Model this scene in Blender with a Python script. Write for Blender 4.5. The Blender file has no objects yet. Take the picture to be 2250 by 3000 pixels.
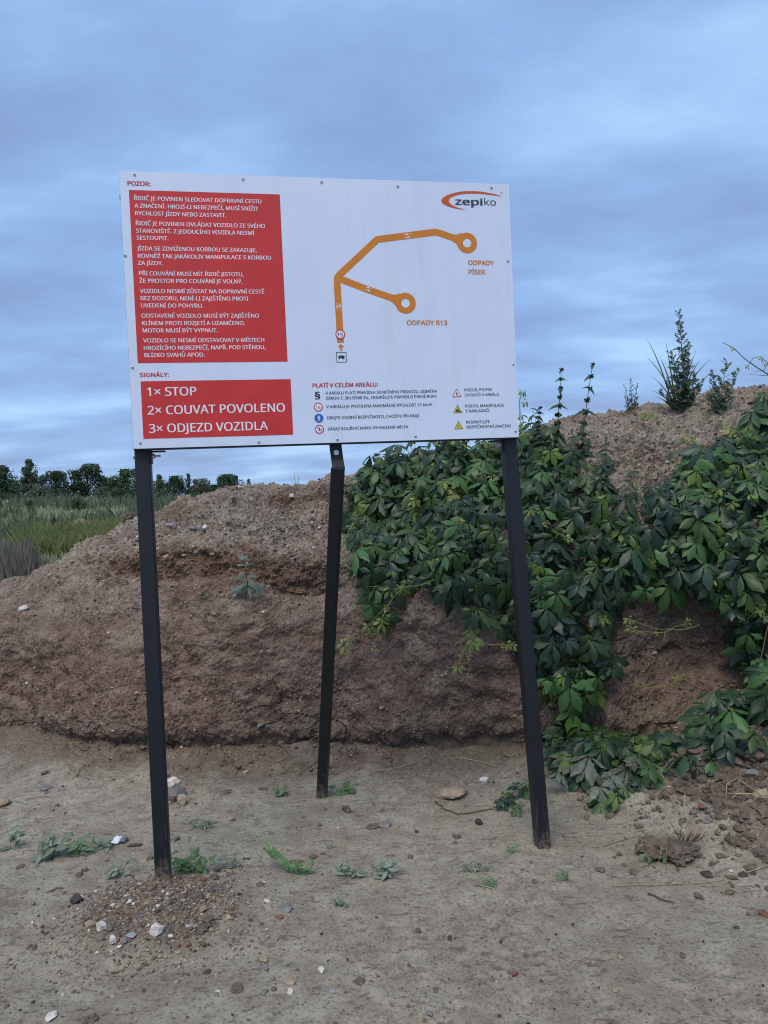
import bpy, math, random
import numpy as np
from mathutils import Vector, Matrix
random.seed(7); RNG = np.random.default_rng(11)
SC = bpy.context.scene; COL = SC.collection
PI = math.pi

# ------------------------------------------------------------ camera
F_PX = 2100.0; CAM_Z = 1.6
ROLL = math.radians(2.5); PITCH = math.atan(55/F_PX)
_F = Vector((0, math.cos(PITCH), -math.sin(PITCH))); _U = Vector((0, math.sin(PITCH), math.cos(PITCH))); _X = Vector((1, 0, 0))
_R = _X*math.cos(ROLL) - _U*math.sin(ROLL); _T = _X*math.sin(ROLL) + _U*math.cos(ROLL)
CM = Matrix((_R, _T, -_F)).transposed()
cam = bpy.data.cameras.new('camera'); camo = bpy.data.objects.new('camera', cam); COL.objects.link(camo)
camo.matrix_world = Matrix.Translation((0, 0, CAM_Z)) @ CM.to_4x4()
cam.sensor_fit = 'VERTICAL'; cam.sensor_height = 36; cam.lens = 36*F_PX/3000
cam.clip_start = 0.05; cam.clip_end = 9000
SC.camera = camo
SC.cycles.pixel_filter_type = 'BLACKMAN_HARRIS'; SC.cycles.filter_width = 1.1
SC.cycles.use_denoising = True; SC.cycles.denoiser = 'OPENIMAGEDENOISE'; SC.cycles.denoising_input_passes = 'RGB_ALBEDO_NORMAL'; SC.cycles.denoising_prefilter = 'NONE'

# ------------------------------------------------------------ light
SUN_EL, SUN_ROT = math.radians(58), math.radians(200)
w = bpy.data.worlds.new('World'); SC.world = w; w.use_nodes = True
nt = w.node_tree; N = nt.nodes; L = nt.links
for n in list(N): N.remove(n)
def nd(t, **k):
    n = N.new(t)
    for a, b in k.items(): setattr(n, a, b)
    return n
out = nd('ShaderNodeOutputWorld'); bg = nd('ShaderNodeBackground'); bg.inputs[1].default_value = 0.1
L.new(bg.outputs[0], out.inputs[0])
sky = nd('ShaderNodeTexSky', sky_type='NISHITA', sun_disc=False, sun_elevation=SUN_EL, sun_rotation=SUN_ROT)
tc = nd('ShaderNodeTexCoord')
sep = nd('ShaderNodeSeparateXYZ'); L.new(tc.outputs['Generated'], sep.inputs[0])
def mth(op, a, b=None, clamp=False):
    n = nd('ShaderNodeMath', operation=op, use_clamp=clamp)
    for i, v in enumerate((a, b)):
        if v is None: continue
        if isinstance(v, (int, float)): n.inputs[i].default_value = v
        else: L.new(v, n.inputs[i])
    return n.outputs[0]
zz = mth('ADD', mth('MAXIMUM', sep.outputs[2], 0.0), 0.16)
cx = mth('DIVIDE', sep.outputs[0], zz); cy = mth('DIVIDE', sep.outputs[1], zz)
cmb = nd('ShaderNodeCombineXYZ'); L.new(cx, cmb.inputs[0]); L.new(cy, cmb.inputs[1]); cmb.inputs[2].default_value = 14.9
mp = nd('ShaderNodeMapping'); L.new(cmb.outputs[0], mp.inputs[0]); mp.inputs['Scale'].default_value = (1.15, 1.9, 1); mp.inputs['Rotation'].default_value = (0, 0, 0.25)
ns = nd('ShaderNodeTexNoise'); ns.inputs['Scale'].default_value = 1.0; ns.inputs['Detail'].default_value = 6; ns.inputs['Roughness'].default_value = 0.52; ns.inputs['Distortion'].default_value = 0.1
L.new(mp.outputs[0], ns.inputs['Vector'])
rp = nd('ShaderNodeValToRGB'); L.new(ns.outputs[0], rp.inputs[0])
e = rp.color_ramp.elements; K = 10.0
def kc(r, g, b): return (r*K, g*K, b*K, 1)
e[0].position = 0.34; e[0].color = kc(.195, .29, .515)
e[1].position = 0.66; e[1].color = kc(.355, .545, .82)
m_ = rp.color_ramp.elements.new(0.5); m_.color = kc(.235, .385, .665)
mx = nd('ShaderNodeMix', data_type='RGBA'); mx.inputs[0].default_value = 0.88
L.new(sky.outputs[0], mx.inputs[6]); L.new(rp.outputs[0], mx.inputs[7]); L.new(mx.outputs[2], bg.inputs[0])
sl = bpy.data.lights.new('sun', 'SUN'); sl.energy = 1.9; sl.angle = math.radians(35); sl.color = (1.0, 0.90, 0.76)
so = bpy.data.objects.new('sun', sl); COL.objects.link(so)
sd = Vector((math.sin(SUN_ROT)*math.cos(SUN_EL), math.cos(SUN_ROT)*math.cos(SUN_EL), math.sin(SUN_EL)))
so.rotation_euler = sd.to_track_quat('Z', 'Y').to_euler()
vs = SC.view_settings; vs.view_transform = 'Standard'; vs.look = 'None'; vs.exposure = 0.40; vs.gamma = 1; vs.use_curve_mapping = False

# ------------------------------------------------------------ helpers
def ray(px, py): return CM @ Vector(((px-1125)/F_PX, -(py-1500)/F_PX, -1))
def at_depth(px, py, y):
    d = ray(px, py); return Vector((0, 0, CAM_Z)) + d*(y/d.y)
CMT = np.array(CM.transposed())
def project(P):
    q = (P - np.array([0, 0, CAM_Z])) @ CMT.T
    z = np.maximum(-q[:, 2], 1e-3)
    return np.c_[q[:, 0]/z*F_PX + 1125, 1500 - q[:, 1]/z*F_PX]
_pm = RNG.permutation(256); PERM = np.r_[_pm, _pm, _pm].astype(np.int32)
_gr = RNG.normal(size=(256, 3)); _gr /= np.linalg.norm(_gr, axis=1)[:, None]
def perlin(x, y, z=0.0, s=1.0, seed=0):
    x = np.asarray(x, float)*s + seed*17.31; y = np.asarray(y, float)*s + seed*5.77; z = np.asarray(z, float)*s + seed*9.13 + 0*x
    xi = np.floor(x).astype(np.int64); yi = np.floor(y).astype(np.int64); zi = np.floor(z).astype(np.int64)
    fx, fy, fz = x-xi, y-yi, z-zi
    u, v, ww = [t*t*t*(t*(t*6-15)+10) for t in (fx, fy, fz)]
    xi &= 255; yi &= 255; zi &= 255
    r = 0
    for dx in (0, 1):
        a = PERM[xi+dx]; wx = u if dx else 1-u
        for dy in (0, 1):
            b = PERM[a+yi+dy]; wy = v if dy else 1-v
            for dz in (0, 1):
                g = _gr[PERM[b+zi+dz] & 255]; wz = ww if dz else 1-ww
                r = r + wx*wy*wz*(g[..., 0]*(fx-dx)+g[..., 1]*(fy-dy)+g[..., 2]*(fz-dz))
    return r*1.6
def fbm(x, y, z, s, n, seed=0, gain=0.5):
    r = 0; a = 1
    for i in range(n): r = r + a*perlin(x, y, z, s*2.03**i, seed+i); a *= gain
    return r
def worley(x, y, z, s, seed=0):       # distance to the nearest random point
    x = np.asarray(x)*s + seed; y = np.asarray(y)*s + seed*2; z = np.asarray(z)*s + 0*x
    xi, yi, zi = [np.floor(t).astype(np.int64) for t in (x, y, z)]
    best = np.full(x.shape, 9.0)
    for dx in (-1, 0, 1):
        for dy in (-1, 0, 1):
            for dz in (-1, 0, 1):
                a, b, c = xi+dx, yi+dy, zi+dz
                h = PERM[PERM[PERM[a & 255]+(b & 255)]+(c & 255)]
                jx, jy, jz = PERM[h]/256, PERM[h+1]/256, PERM[h+2]/256
                d = (a+jx-x)**2+(b+jy-y)**2+(c+jz-z)**2
                best = np.minimum(best, d)
    return np.sqrt(best)
def sstep(a, b, x):
    t = np.clip((x-a)/(b-a), 0, 1); return t*t*(3-2*t)

def mesh_np(name, V, Fq, mats, midx=None, smooth=True):
    """V (n,3); Fq (m,3) or (m,4)"""
    me = bpy.data.meshes.new(name); V = np.asarray(V, np.float32); Fq = np.asarray(Fq, np.int32)
    k = Fq.shape[1]
    me.vertices.add(len(V)); me.vertices.foreach_set('co', V.ravel())
    me.loops.add(Fq.size); me.loops.foreach_set('vertex_index', Fq.ravel())
    me.polygons.add(len(Fq)); me.polygons.foreach_set('loop_start', np.arange(0, Fq.size, k, dtype=np.int32))
    if midx is not None: me.polygons.foreach_set('material_index', np.asarray(midx, np.int32))
    me.update(calc_edges=True)
    me.polygons.foreach_set('use_smooth', np.full(len(Fq), bool(smooth)))
    for m in (mats if isinstance(mats, (list, tuple)) else [mats]): me.materials.append(m)
    me.validate(); return me
def link(name, me, parent=None, loc=None):
    o = bpy.data.objects.new(name, me); COL.objects.link(o)
    if parent is not None: o.parent = parent
    if loc is not None: o.location = loc
    return o
def tag(o, label=None, cat=None, group=None, kind=None):
    if label: o['label'] = label
    if cat: o['category'] = cat
    if group: o['group'] = group
    if kind: o['kind'] = kind
    return o
def thing(name, label, cat, loc, group=None):
    o = bpy.data.objects.new(name, None); COL.objects.link(o); o.location = loc; o.empty_display_size = .05
    return tag(o, label, cat, group)

class MB:
    """collects faces; build() makes one mesh object"""
    def __init__(s): s.v = []; s.f = []; s.m = []
    def add(s, vs_, fs, mi=0):
        b = len(s.v); s.v += [Vector(p) for p in vs_]; s.f += [tuple(b+i for i in f) for f in fs]; s.m += [mi]*len(fs)
    def box(s, c, ax, ay, az, hx, hy, hz, mi=0, bev=0.0):
        c = Vector(c); ax, ay, az = Vector(ax).normalized(), Vector(ay).normalized(), Vector(az).normalized()
        s.prism([(-hx, -hy), (hx, -hy), (hx, hy), (-hx, hy)] if not bev else
                [(-hx+bev, -hy), (hx-bev, -hy), (hx, -hy+bev), (hx, hy-bev), (hx-bev, hy), (-hx+bev, hy), (-hx, hy-bev), (-hx, -hy+bev)],
                c-az*hz, c+az*hz, ax, ay, mi)
    def prism(s, pts, c0, c1, ax, ay, mi=0, cap=True):
        n = len(pts); vs_ = [c0+ax*x+ay*y for x, y in pts]+[c1+ax*x+ay*y for x, y in pts]
        fs = [(i, (i+1) % n, n+(i+1) % n, n+i) for i in range(n)]
        if cap: fs += [tuple(range(n-1, -1, -1)), tuple(range(n, 2*n))]
        s.add(vs_, fs, mi)
    def cyl(s, c0, c1, r, n=12, mi=0, r2=None):
        c0, c1 = Vector(c0), Vector(c1); d = (c1-c0).normalized(); a = d.orthogonal().normalized(); b = d.cross(a)
        r2 = r if r2 is None else r2
        vs_ = [c0+(a*math.cos(t)+b*math.sin(t))*r for t in [2*PI*i/n for i in range(n)]]+[c1+(a*math.cos(t)+b*math.sin(t))*r2 for t in [2*PI*i/n for i in range(n)]]
        s.add(vs_, [(i, (i+1) % n, n+(i+1) % n, n+i) for i in range(n)]+[tuple(range(n-1, -1, -1)), tuple(range(n, 2*n))], mi)
    def tube(s, pts, r0, r1=None, n=5, mi=0):
        r1 = r0 if r1 is None else r1; pts = [Vector(p) for p in pts]; K_ = len(pts); vs_ = []
        a = None
        for i, p in enumerate(pts):
            d = (pts[min(i+1, K_-1)]-pts[max(i-1, 0)]).normalized()
            if a is None: a = d.orthogonal().normalized()
            a = (a-d*a.dot(d)).normalized(); b = d.cross(a); r = r0+(r1-r0)*i/(K_-1)
            vs_ += [p+(a*math.cos(2*PI*j/n)+b*math.sin(2*PI*j/n))*r for j in range(n)]
        fs = [(i*n+j, i*n+(j+1) % n, (i+1)*n+(j+1) % n, (i+1)*n+j) for i in range(K_-1) for j in range(n)]
        fs += [tuple(range(n-1, -1, -1)), tuple(range((K_-1)*n, K_*n))]
        s.add(vs_, fs, mi)
    def mesh(s, name, mats, smooth=False, origin=None):
        me = bpy.data.meshes.new(name); o = Vector(origin) if origin is not None else Vector((0, 0, 0))
        me.from_pydata([tuple(p-o) for p in s.v], [], s.f)
        for m in (mats if isinstance(mats, (list, tuple)) else [mats]): me.materials.append(m)
        me.polygons.foreach_set('material_index', s.m)
        me.polygons.foreach_set('use_smooth', [smooth]*len(s.f)); me.update(); return me
    def build(s, name, mats, parent=None, smooth=False, origin=None):
        """vertices are world coordinates; origin = the parent's world position"""
        o = link(name, s.mesh(name, mats, smooth, origin), parent)
        return o

# ------------------------------------------------------------ materials
def mat(name, col, rough=0.8, metal=0.0, spec=0.3, build=None):
    m = bpy.data.materials.new(name); m.use_nodes = True
    b = m.node_tree.nodes['Principled BSDF']; b.inputs['Base Color'].default_value = (*col, 1)
    b.inputs['Roughness'].default_value = rough; b.inputs['Metallic'].default_value = metal; b.inputs['Specular IOR Level'].default_value = spec
    if build: build(m.node_tree, b)
    return m
class G_:
    """small node helper"""
    def __init__(s, t): s.t = t
    def n(s, ty, **k):
        n = s.t.nodes.new(ty)
        for a, b in k.items():
            if a.startswith('i_'):
                key = a[2:].replace('_', ' '); n.inputs[key].default_value = b
            else: setattr(n, a, b)
        return n
    def l(s, a, b): s.t.links.new(a, b)
    def obj(s): return s.n('ShaderNodeTexCoord').outputs['Object']
    def noise(s, vec, scale, detail=4, rough=.55, dist=0.0):
        n = s.n('ShaderNodeTexNoise', i_Scale=scale, i_Detail=detail, i_Roughness=rough, i_Distortion=dist); s.l(vec, n.inputs['Vector']); return n.outputs[0]
    def voro(s, vec, scale, feature='F1', out='Distance'):
        n = s.n('ShaderNodeTexVoronoi', i_Scale=scale, feature=feature); s.l(vec, n.inputs['Vector']); return n.outputs[out]
    def ramp(s, fac, pts):
        n = s.n('ShaderNodeValToRGB'); s.l(fac, n.inputs[0]); el = n.color_ramp.elements
        while len(el) < len(pts): el.new(.5)
        for e_, (p, c) in zip(el, pts):
            e_.position = p; e_.color = (*c, 1) if isinstance(c, tuple) else (c, c, c, 1)
        return n.outputs[0]
    def mix(s, fac, a, b, blend='MIX'):
        n = s.n('ShaderNodeMix', data_type='RGBA', blend_type=blend)
        for i, v in ((0, fac), (6, a), (7, b)):
            if isinstance(v, (int, float)): n.inputs[i].default_value = v
            elif isinstance(v, tuple): n.inputs[i].default_value = (*v, 1)
            else: s.l(v, n.inputs[i])
        return n.outputs[2]
    def math(s, op, a, b=0.0, clamp=False):
        n = s.n('ShaderNodeMath', operation=op, use_clamp=clamp)
        for i, v in enumerate((a, b)):
            if isinstance(v, (int, float)): n.inputs[i].default_value = v
            else: s.l(v, n.inputs[i])
        return n.outputs[0]
    def bump(s, h, b, strength=.5, dist=.01):
        n = s.n('ShaderNodeBump', i_Strength=strength, i_Distance=dist); s.l(h, n.inputs['Height']); s.l(n.outputs[0], b.inputs['Normal'])

def _bank(t, b):
    g = G_(t); o = g.obj(); sp = g.n('ShaderNodeSeparateXYZ'); g.l(o, sp.inputs[0])
    n1 = g.noise(o, 1.6, 5, .6, .4); n2 = g.noise(o, 9, 6, .65); n3 = g.noise(o, 60, 5, .7)
    # strata: clay below, gravel above, moved by noise
    hz = g.math('ADD', sp.outputs[2], g.math('MULTIPLY', g.math('SUBTRACT', n1, .5), 1.5))
    up = g.ramp(g.math('DIVIDE', hz, 2.2), [(.26, 0.0), (.60, 1.0)])
    clay = g.ramp(n2, [(.25, (.09, .056, .042)), (.5, (.20, .135, .104)), (.75, (.31, .235, .185))])
    grav = g.ramp(n2, [(.25, (.18, .142, .11)), (.5, (.335, .28, .225)), (.75, (.46, .40, .33))])
    c = g.mix(up, clay, grav)
    # iron stained bands
    wv = g.noise(g_scale(g, o, (1.0, 1.0, 4.5)), 1.3, 4, .6, .6)
    c = g.mix(g.ramp(wv, [(.52, 0.0), (.68, .5)]), c, (.14, .08, .053))
    n5 = g.noise(o, 3.1, 5, .65, .3)
    c = g.mix(g.ramp(n5, [(.54, 0.0), (.70, .5)]), c, (.20, .165, .13))
    c = g.mix(g.ramp(n3, [(.34, .6), (.54, 0.0)]), c, (.05, .036, .027))  # cavity shade put into the colour: pits of the fine bump darkened
    at = g.n('ShaderNodeAttribute'); at.attribute_name = 'soil'
    c = g.mix(at.outputs['Fac'], c, g.ramp(n2, [(.3, (.10, .078, .057)), (.55, (.185, .148, .108)), (.75, (.25, .21, .16))]))
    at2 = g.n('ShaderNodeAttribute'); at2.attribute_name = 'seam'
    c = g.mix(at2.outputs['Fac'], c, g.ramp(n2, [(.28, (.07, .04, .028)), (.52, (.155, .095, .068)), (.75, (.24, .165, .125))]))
    # specks of gravel
    v = g.voro(o, 95); vc = g.voro(o, 95, out='Color'); sepc = g.n('ShaderNodeSeparateXYZ'); g.l(vc, sepc.inputs[0])
    big = g.math('MULTIPLY', g.math('LESS_THAN', v, .34), g.math('GREATER_THAN', sepc.outputs[0], .84))
    c = g.mix(big, c, g.ramp(sepc.outputs[1], [(0, (.16, .14, .13)), (.5, (.34, .29, .24)), (1, (.52, .47, .40))]))
    g.l(c, b.inputs['Base Color'])
    h = g.math('ADD', g.math('MULTIPLY', n3, .9), g.math('MULTIPLY', g.noise(o, 190, 3, .7), .35))
    h = g.math('ADD', h, g.math('MULTIPLY', big, .35))
    g.bump(h, b, .9, .012)
def g_scale(g, v, s):
    n = g.n('ShaderNodeMapping'); g.l(v, n.inputs[0]); n.inputs['Scale'].default_value = s; return n.outputs[0]
def _ground(t, b):
    g = G_(t); o = g.obj()
    n1 = g.noise(o, .9, 5, .55, .5); n2 = g.noise(o, 7, 6, .65); n3 = g.noise(o, 70, 5, .7); n4 = g.noise(o, 240, 3, .7)
    c = g.ramp(n1, [(.33, (.268, .235, .178)), (.5, (.322, .287, .220)), (.68, (.365, .328, .256))])
    c = g.mix(g.ramp(n2, [(.40, .5), (.58, 0.0)]), c, (.17, .138, .10))
    c = g.mix(g.ramp(n3, [(.38, .6), (.5, 0.0)]), c, (.11, .09, .07))
    n6 = g.noise(g_scale(g, o, (.6, 1.4, 1)), 26, 4, .7); c = g.mix(g.ramp(n6, [(.36, .65), (.44, 0.0)]), c, (.085, .068, .05))  # stretched dark flecks, painted shade of small relief in the mud
    at = g.n('ShaderNodeAttribute'); at.attribute_name = 'soil'
    c = g.mix(g.math('MULTIPLY', at.outputs['Fac'], .9), c, g.ramp(n3, [(.35, (.085, .063, .046)), (.55, (.18, .14, .103)), (.72, (.27, .22, .165))]))
    v = g.voro(o, 120); vc = g.voro(o, 120, out='Color'); sp = g.n('ShaderNodeSeparateXYZ'); g.l(vc, sp.inputs[0])
    big = g.math('MULTIPLY', g.math('LESS_THAN', v, .36), g.math('GREATER_THAN', sp.outputs[0], .9))
    c = g.mix(big, c, g.ramp(sp.outputs[1], [(0, (.07, .06, .05)), (.5, (.26, .22, .17)), (1, (.42, .37, .29))]))
    g.l(c, b.inputs['Base Color'])
    g.l(g.ramp(n1, [(.4, .85), (.66, .62)]), b.inputs['Roughness'])
    g.bump(g.math('ADD', n3, g.math('MULTIPLY', n4, .4)), b, .9, .007)
def _far(t, b):
    g = G_(t); o = g.obj(); n = g.noise(o, .12, 5, .6); n2 = g.noise(o, 2.2, 4, .6)
    c = g.ramp(n, [(.35, (.075, .09, .04)), (.6, (.13, .135, .06))]); c = g.mix(g.ramp(n2, [(.4, .5), (.65, 0.0)]), c, (.05, .065, .03)); g.l(c, b.inputs['Base Color'])
def var(c1, c2, scale=6.0, rnd=True):
    def f(t, b):
        g = G_(t); o = g.obj(); n = g.noise(o, scale, 4, .6)
        c = g.ramp(n, [(.32, c1), (.68, c2)])
        if rnd:
            oi = g.n('ShaderNodeObjectInfo'); hs = g.n('ShaderNodeHueSaturation')
            g.l(g.math('ADD', g.math('MULTIPLY', oi.outputs['Random'], .5), .75), hs.inputs['Value']); g.l(c, hs.inputs['Color']); c = hs.outputs[0]
        g.l(c, b.inputs['Base Color'])
    return f
def leafm(name, c1, c2, rough=.5, scale=14, trans=.25):
    m = mat(name, c1, rough, spec=.35)
    t = m.node_tree; b = t.nodes['Principled BSDF']; g = G_(t)
    n = g.noise(g.obj(), scale, 3, .6); oi = g.n('ShaderNodeObjectInfo')
    c = g.ramp(n, [(.3, c1), (.7, c2)]); hs = g.n('ShaderNodeHueSaturation'); g.l(c, hs.inputs['Color'])
    g.l(g.math('ADD', g.math('MULTIPLY', oi.outputs['Random'], .6), .7), hs.inputs['Value'])
    g.l(g.math('ADD', g.math('MULTIPLY', oi.outputs['Random'], .03), .485), hs.inputs['Hue'])
    g.l(hs.outputs[0], b.inputs['Base Color'])
    tr = g.n('ShaderNodeBsdfTranslucent'); g.l(hs.outputs[0], tr.inputs[0]); ms = g.n('ShaderNodeMixShader'); ms.inputs[0].default_value = trans
    g.l(b.outputs[0], ms.inputs[1]); g.l(tr.outputs[0], ms.inputs[2]); g.l(ms.outputs[0], t.nodes['Material Output'].inputs[0])
    return m
M = {}
M['bank'] = mat('bank_earth', (.15, .1, .08), .95, spec=.15, build=_bank)
M['ground'] = mat('mud', (.2, .17, .13), .8, spec=.25, build=_ground)
M['far'] = mat('meadow', (.1, .12, .05), .95, spec=.1, build=_far)
def stone_m(name, a, b_, sc=25):
    def f(t, b):
        g = G_(t); o = g.obj(); oi = g.n('ShaderNodeObjectInfo')
        n = g.noise(o, sc, 5, .65); c = g.ramp(n, [(.3, a), (.7, b_)]); g.l(c, b.inputs['Base Color']); g.bump(g.noise(o, sc*4, 4, .7), b, .6, .004)
    return mat(name, a, .8, spec=.3, build=f)
M['st_white'] = stone_m('quartz', (.42, .37, .31), (.68, .64, .58))
M['st_grey'] = stone_m('grey_stone', (.12, .115, .115), (.24, .225, .215))
M['st_tan'] = stone_m('tan_stone', (.23, .17, .115), (.38, .30, .21))
M['st_dark'] = stone_m('dark_stone', (.035, .03, .028), (.075, .065, .06))
M['st_red'] = stone_m('red_stone', (.13, .06, .04), (.22, .11, .08))
M['st_blue'] = stone_m('blue_grey_stone', (.20, .205, .215), (.32, .335, .35))
M['clod'] = stone_m('soil_clod', (.085, .064, .047), (.175, .138, .102), 30)
LG = [leafm('creeper_leaf_dark', (.022, .052, .027), (.042, .085, .038), .42), leafm('creeper_leaf_mid', (.05, .11, .034), (.085, .165, .05), .42),
      leafm('creeper_leaf_young', (.10, .18, .03), (.16, .26, .05), .5), leafm('creeper_leaf_blue', (.022, .045, .034), (.045, .078, .056), .36)]
M['shoot'] = mat('young_vine_shoot', (.22, .28, .08), .6, build=var((.17, .23, .06), (.28, .30, .11), 9, False))
M['vine'] = mat('woody_vine', (.10, .06, .04), .8)
M['nettle'] = leafm('nettle_leaf', (.03, .065, .03), (.055, .10, .042), .55)
M['nstem'] = mat('nettle_stem', (.075, .07, .045), .7)
M['mug'] = leafm('mugwort_leaf', (.05, .085, .05), (.10, .14, .085), .6)
M['weed'] = leafm('weed_leaf', (.11, .17, .09), (.18, .25, .14), .6)
M['weed2'] = leafm('grey_weed_leaf', (.17, .21, .155), (.27, .31, .235), .7)
M['weed3'] = leafm('fresh_weed_leaf', (.08, .17, .065), (.14, .25, .09), .6)
M['dusty'] = leafm('dusty_leaf', (.07, .10, .07), (.22, .22, .18), .8, 30)
M['thistle'] = leafm('thistle_leaf', (.09, .15, .12), (.17, .24, .185), .6)
M['grass'] = leafm('grass_blade', (.06, .10, .035), (.11, .15, .055), .6)
M['straw'] = mat('straw', (.35, .28, .18), .8, build=var((.24, .18, .11), (.42, .34, .22), 20))
M['tree1'] = leafm('tree_leaf_dark', (.034, .062, .03), (.06, .10, .045), .7, 1.5, .15)
M['tree2'] = leafm('tree_leaf_mid', (.05, .09, .035), (.085, .13, .055), .7, 1.5, .15)
M['tree3'] = leafm('tree_leaf_grey', (.085, .125, .07), (.14, .18, .105), .7, 1.5, .15)
M['trunk'] = mat('bark', (.06, .045, .035), .9)
M['ygreen'] = leafm('yellow_weed', (.19, .25, .08), (.30, .34, .12), .7)
M['dead'] = mat('dead_stalks', (.13, .12, .11), .9, build=var((.10, .095, .078), (.20, .185, .15), .9, False))
M['paleg'] = leafm('pale_grass', (.27, .30, .17), (.38, .39, .25), .8, 1.0)
# sign
def _board(t, b):
    g = G_(t); o = g.obj(); n = g.noise(o, 3.0, 4, .6)
    c = g.ramp(n, [(.3, (.62, .70, .87)), (.7, (.67, .75, .91))])
    dr = g.ramp(g.noise(g_scale(g, o, (14, 14, 1.6)), 1.0, 5, .65), [(.52, 0.0), (.75, .30)]); c = g.mix(dr, c, (.50, .53, .60))
    sp = g.ramp(g.noise(o, 120, 2, .5), [(.70, 0.0), (.76, .35)]); g.l(g.mix(sp, c, (.36, .34, .31)), b.inputs['Base Color'])
    g.l(g.ramp(g.noise(o, 9, 4, .6), [(.3, .34), (.7, .48)]), b.inputs['Roughness'])
M['board'] = mat('white_sheet', (.78, .8, .84), .4, spec=.5, build=_board)
def paint(name, c, r=.45): return mat(name, c, r, spec=.4, build=var(tuple(x*.93 for x in c), tuple(min(1, x*1.05) for x in c), 12, False))
M['red'] = paint('red_print', (.56, .034, .034)); M['white'] = paint('white_print', (.78, .81, .88)); M['orange'] = paint('orange_print', (.62, .21, .02))
M['logo_orange'] = paint('logo_orange', (.60, .10, .02)); M['ink'] = paint('black_print', (.018, .024, .035)); M['blue'] = paint('blue_print', (.02, .12, .48)); M['yellow'] = paint('yellow_print', (.62, .50, .03))
M['redtext'] = paint('red_text', (.50, .015, .03)); M['grey_ink'] = paint('grey_print', (.055, .065, .08))
def _post(t, b):
    g = G_(t); o = g.obj(); sp = g.n('ShaderNodeSeparateXYZ'); g.l(o, sp.inputs[0])
    st = g.noise(g_scale(g, o, (60, 60, 5)), 1.0, 5, .7, .3)
    low = g.ramp(sp.outputs[2], [(.0, 1.0), (.11, .45), (.26, 0.0)])
    wear = g.math('MULTIPLY', low, g.ramp(st, [(.54, 0.0), (.64, .9)]))
    sc_ = g.ramp(g.noise(g_scale(g, o, (90, 90, 22)), 1.0, 3, .7), [(.70, 0.0), (.74, .6)])
    wear = g.math('MAXIMUM', wear, sc_)
    g.l(g.mix(wear, g.ramp(g.noise(o, 5, 4), [(.3, (.004, .005, .009)), (.7, (.007, .009, .015))]), (.13, .12, .11)), b.inputs['Base Color'])
    mudm = g.math('MULTIPLY', g.ramp(sp.outputs[2], [(.0, 1.0), (.035, .6), (.10, 0.0)]), g.ramp(g.noise(o, 40, 4, .7), [(.38, 0.0), (.55, .9)])); bc = b.inputs['Base Color'].links[0].from_socket; g.l(g.mix(mudm, bc, (.20, .165, .12)), b.inputs['Base Color'])
    g.l(g.ramp(wear, [(0, .5), (1, .8)]), b.inputs['Roughness']); g.bump(g.noise(o, 160, 3), b, .08, .002)
M['post'] = mat('black_painted_steel', (.02, .02, .03), .4, spec=.5, build=_post)
M['black'] = mat('black_steel', (.014, .014, .018), .5, spec=.4)
M['zinc'] = mat('zinc', (.55, .56, .58), .38, metal=.85, build=None)
M['plastic'] = mat('wrapper', (.6, .65, .72), .25, spec=.6)
# ------------------------------------------------------------ ground
TOE = ([-8, -6, -4, -2.6, -1.7, -.9, .8, 2, 4, 8], [6.15, 5.75, 5.2, 4.8, 4.45, 4.29, 4.20, 4.08, 4.0, 3.9])
def toe(x): return np.interp(x, *TOE)
PILE = at_depth(478, 2585, 2.87)     # left post foot
def ground_h(x, y, detail=True):
    x = np.asarray(x, float); y = np.asarray(y, float)
    near = 1-sstep(7, 14, np.hypot(x, y-2))
    z = 0.030*perlin(x, y, 0, .55, 3)*near - 0.02*sstep(-1.5, 2.0, x)*near
    # gravel pile at the left post, spreading towards the camera
    dx, dy = x-PILE.x-.02, y-PILE.y+.13
    p = np.exp(-(dx*dx/.085+dy*dy/.05)); z = z + .085*p*(1+.4*perlin(x, y, 0, 11, 28))
    # soil heap at the right edge and the raised foot of the bank
    hx, hy = x-2.27, y-3.62
    hp = np.exp(-(hx*hx/.55+hy*hy/.30)); z = z + .55*hp*(1+.30*perlin(x, y, 0, 5, 27))
    tb = sstep(-.75, .1, y-toe(x))*(y < 8); z = z + (.045+.04*perlin(x, y, 0, 3.0, 19))*tb*near
    # wheel track across the front
    z = z - .016*np.exp(-((y-2.55-.10*x)/.16)**2)*near
    far = sstep(12, 60, y); z = z + far*(.5*perlin(x, y, 0, .03, 9)-.4) + (1.8*sstep(18, 52, y)+.5*sstep(-12, -24, x)*sstep(24, 48, y))*(y < 300)
    z = z + 10*sstep(300, 1500, y)*(.6+.5*perlin(x, 0, 0, .0012, 4))
    if detail:
        rough = np.clip(.35+.9*perlin(x, y, 0, 1.7, 21)+.9*p+1.6*hp+.9*tb, .12, 2.4)*near
        mud = np.clip(perlin(x, y, 0, 1.1, 33)*1.6+.45, .25, 1)*near
        z = z + rough*(.010*perlin(x, y, 0, 8, 5)+.009*perlin(x, y, 0, 21, 6)+.0075*np.abs(perlin(x, y, 0, 48, 7)))
        z = z + near*.0032*perlin(x, y, 0, 110, 8)*(.5+rough)
        k = perlin(x, y, 0, 17, 12); z = z - mud*near*.010*sstep(.42, .62, k)
        if x.size > 1:
            s = (hp > .05) | (p > .25)
            if s.any():
                W = worley(x[s], y[s], 0, 24, 3); W2 = worley(x[s], y[s], 0, 10, 5)
                z[s] += (.024*(.6-W)+.085*(.6-W2)*hp[s])*np.clip(hp[s]*3+p[s]*.5, 0, 1)
    return z
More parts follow.
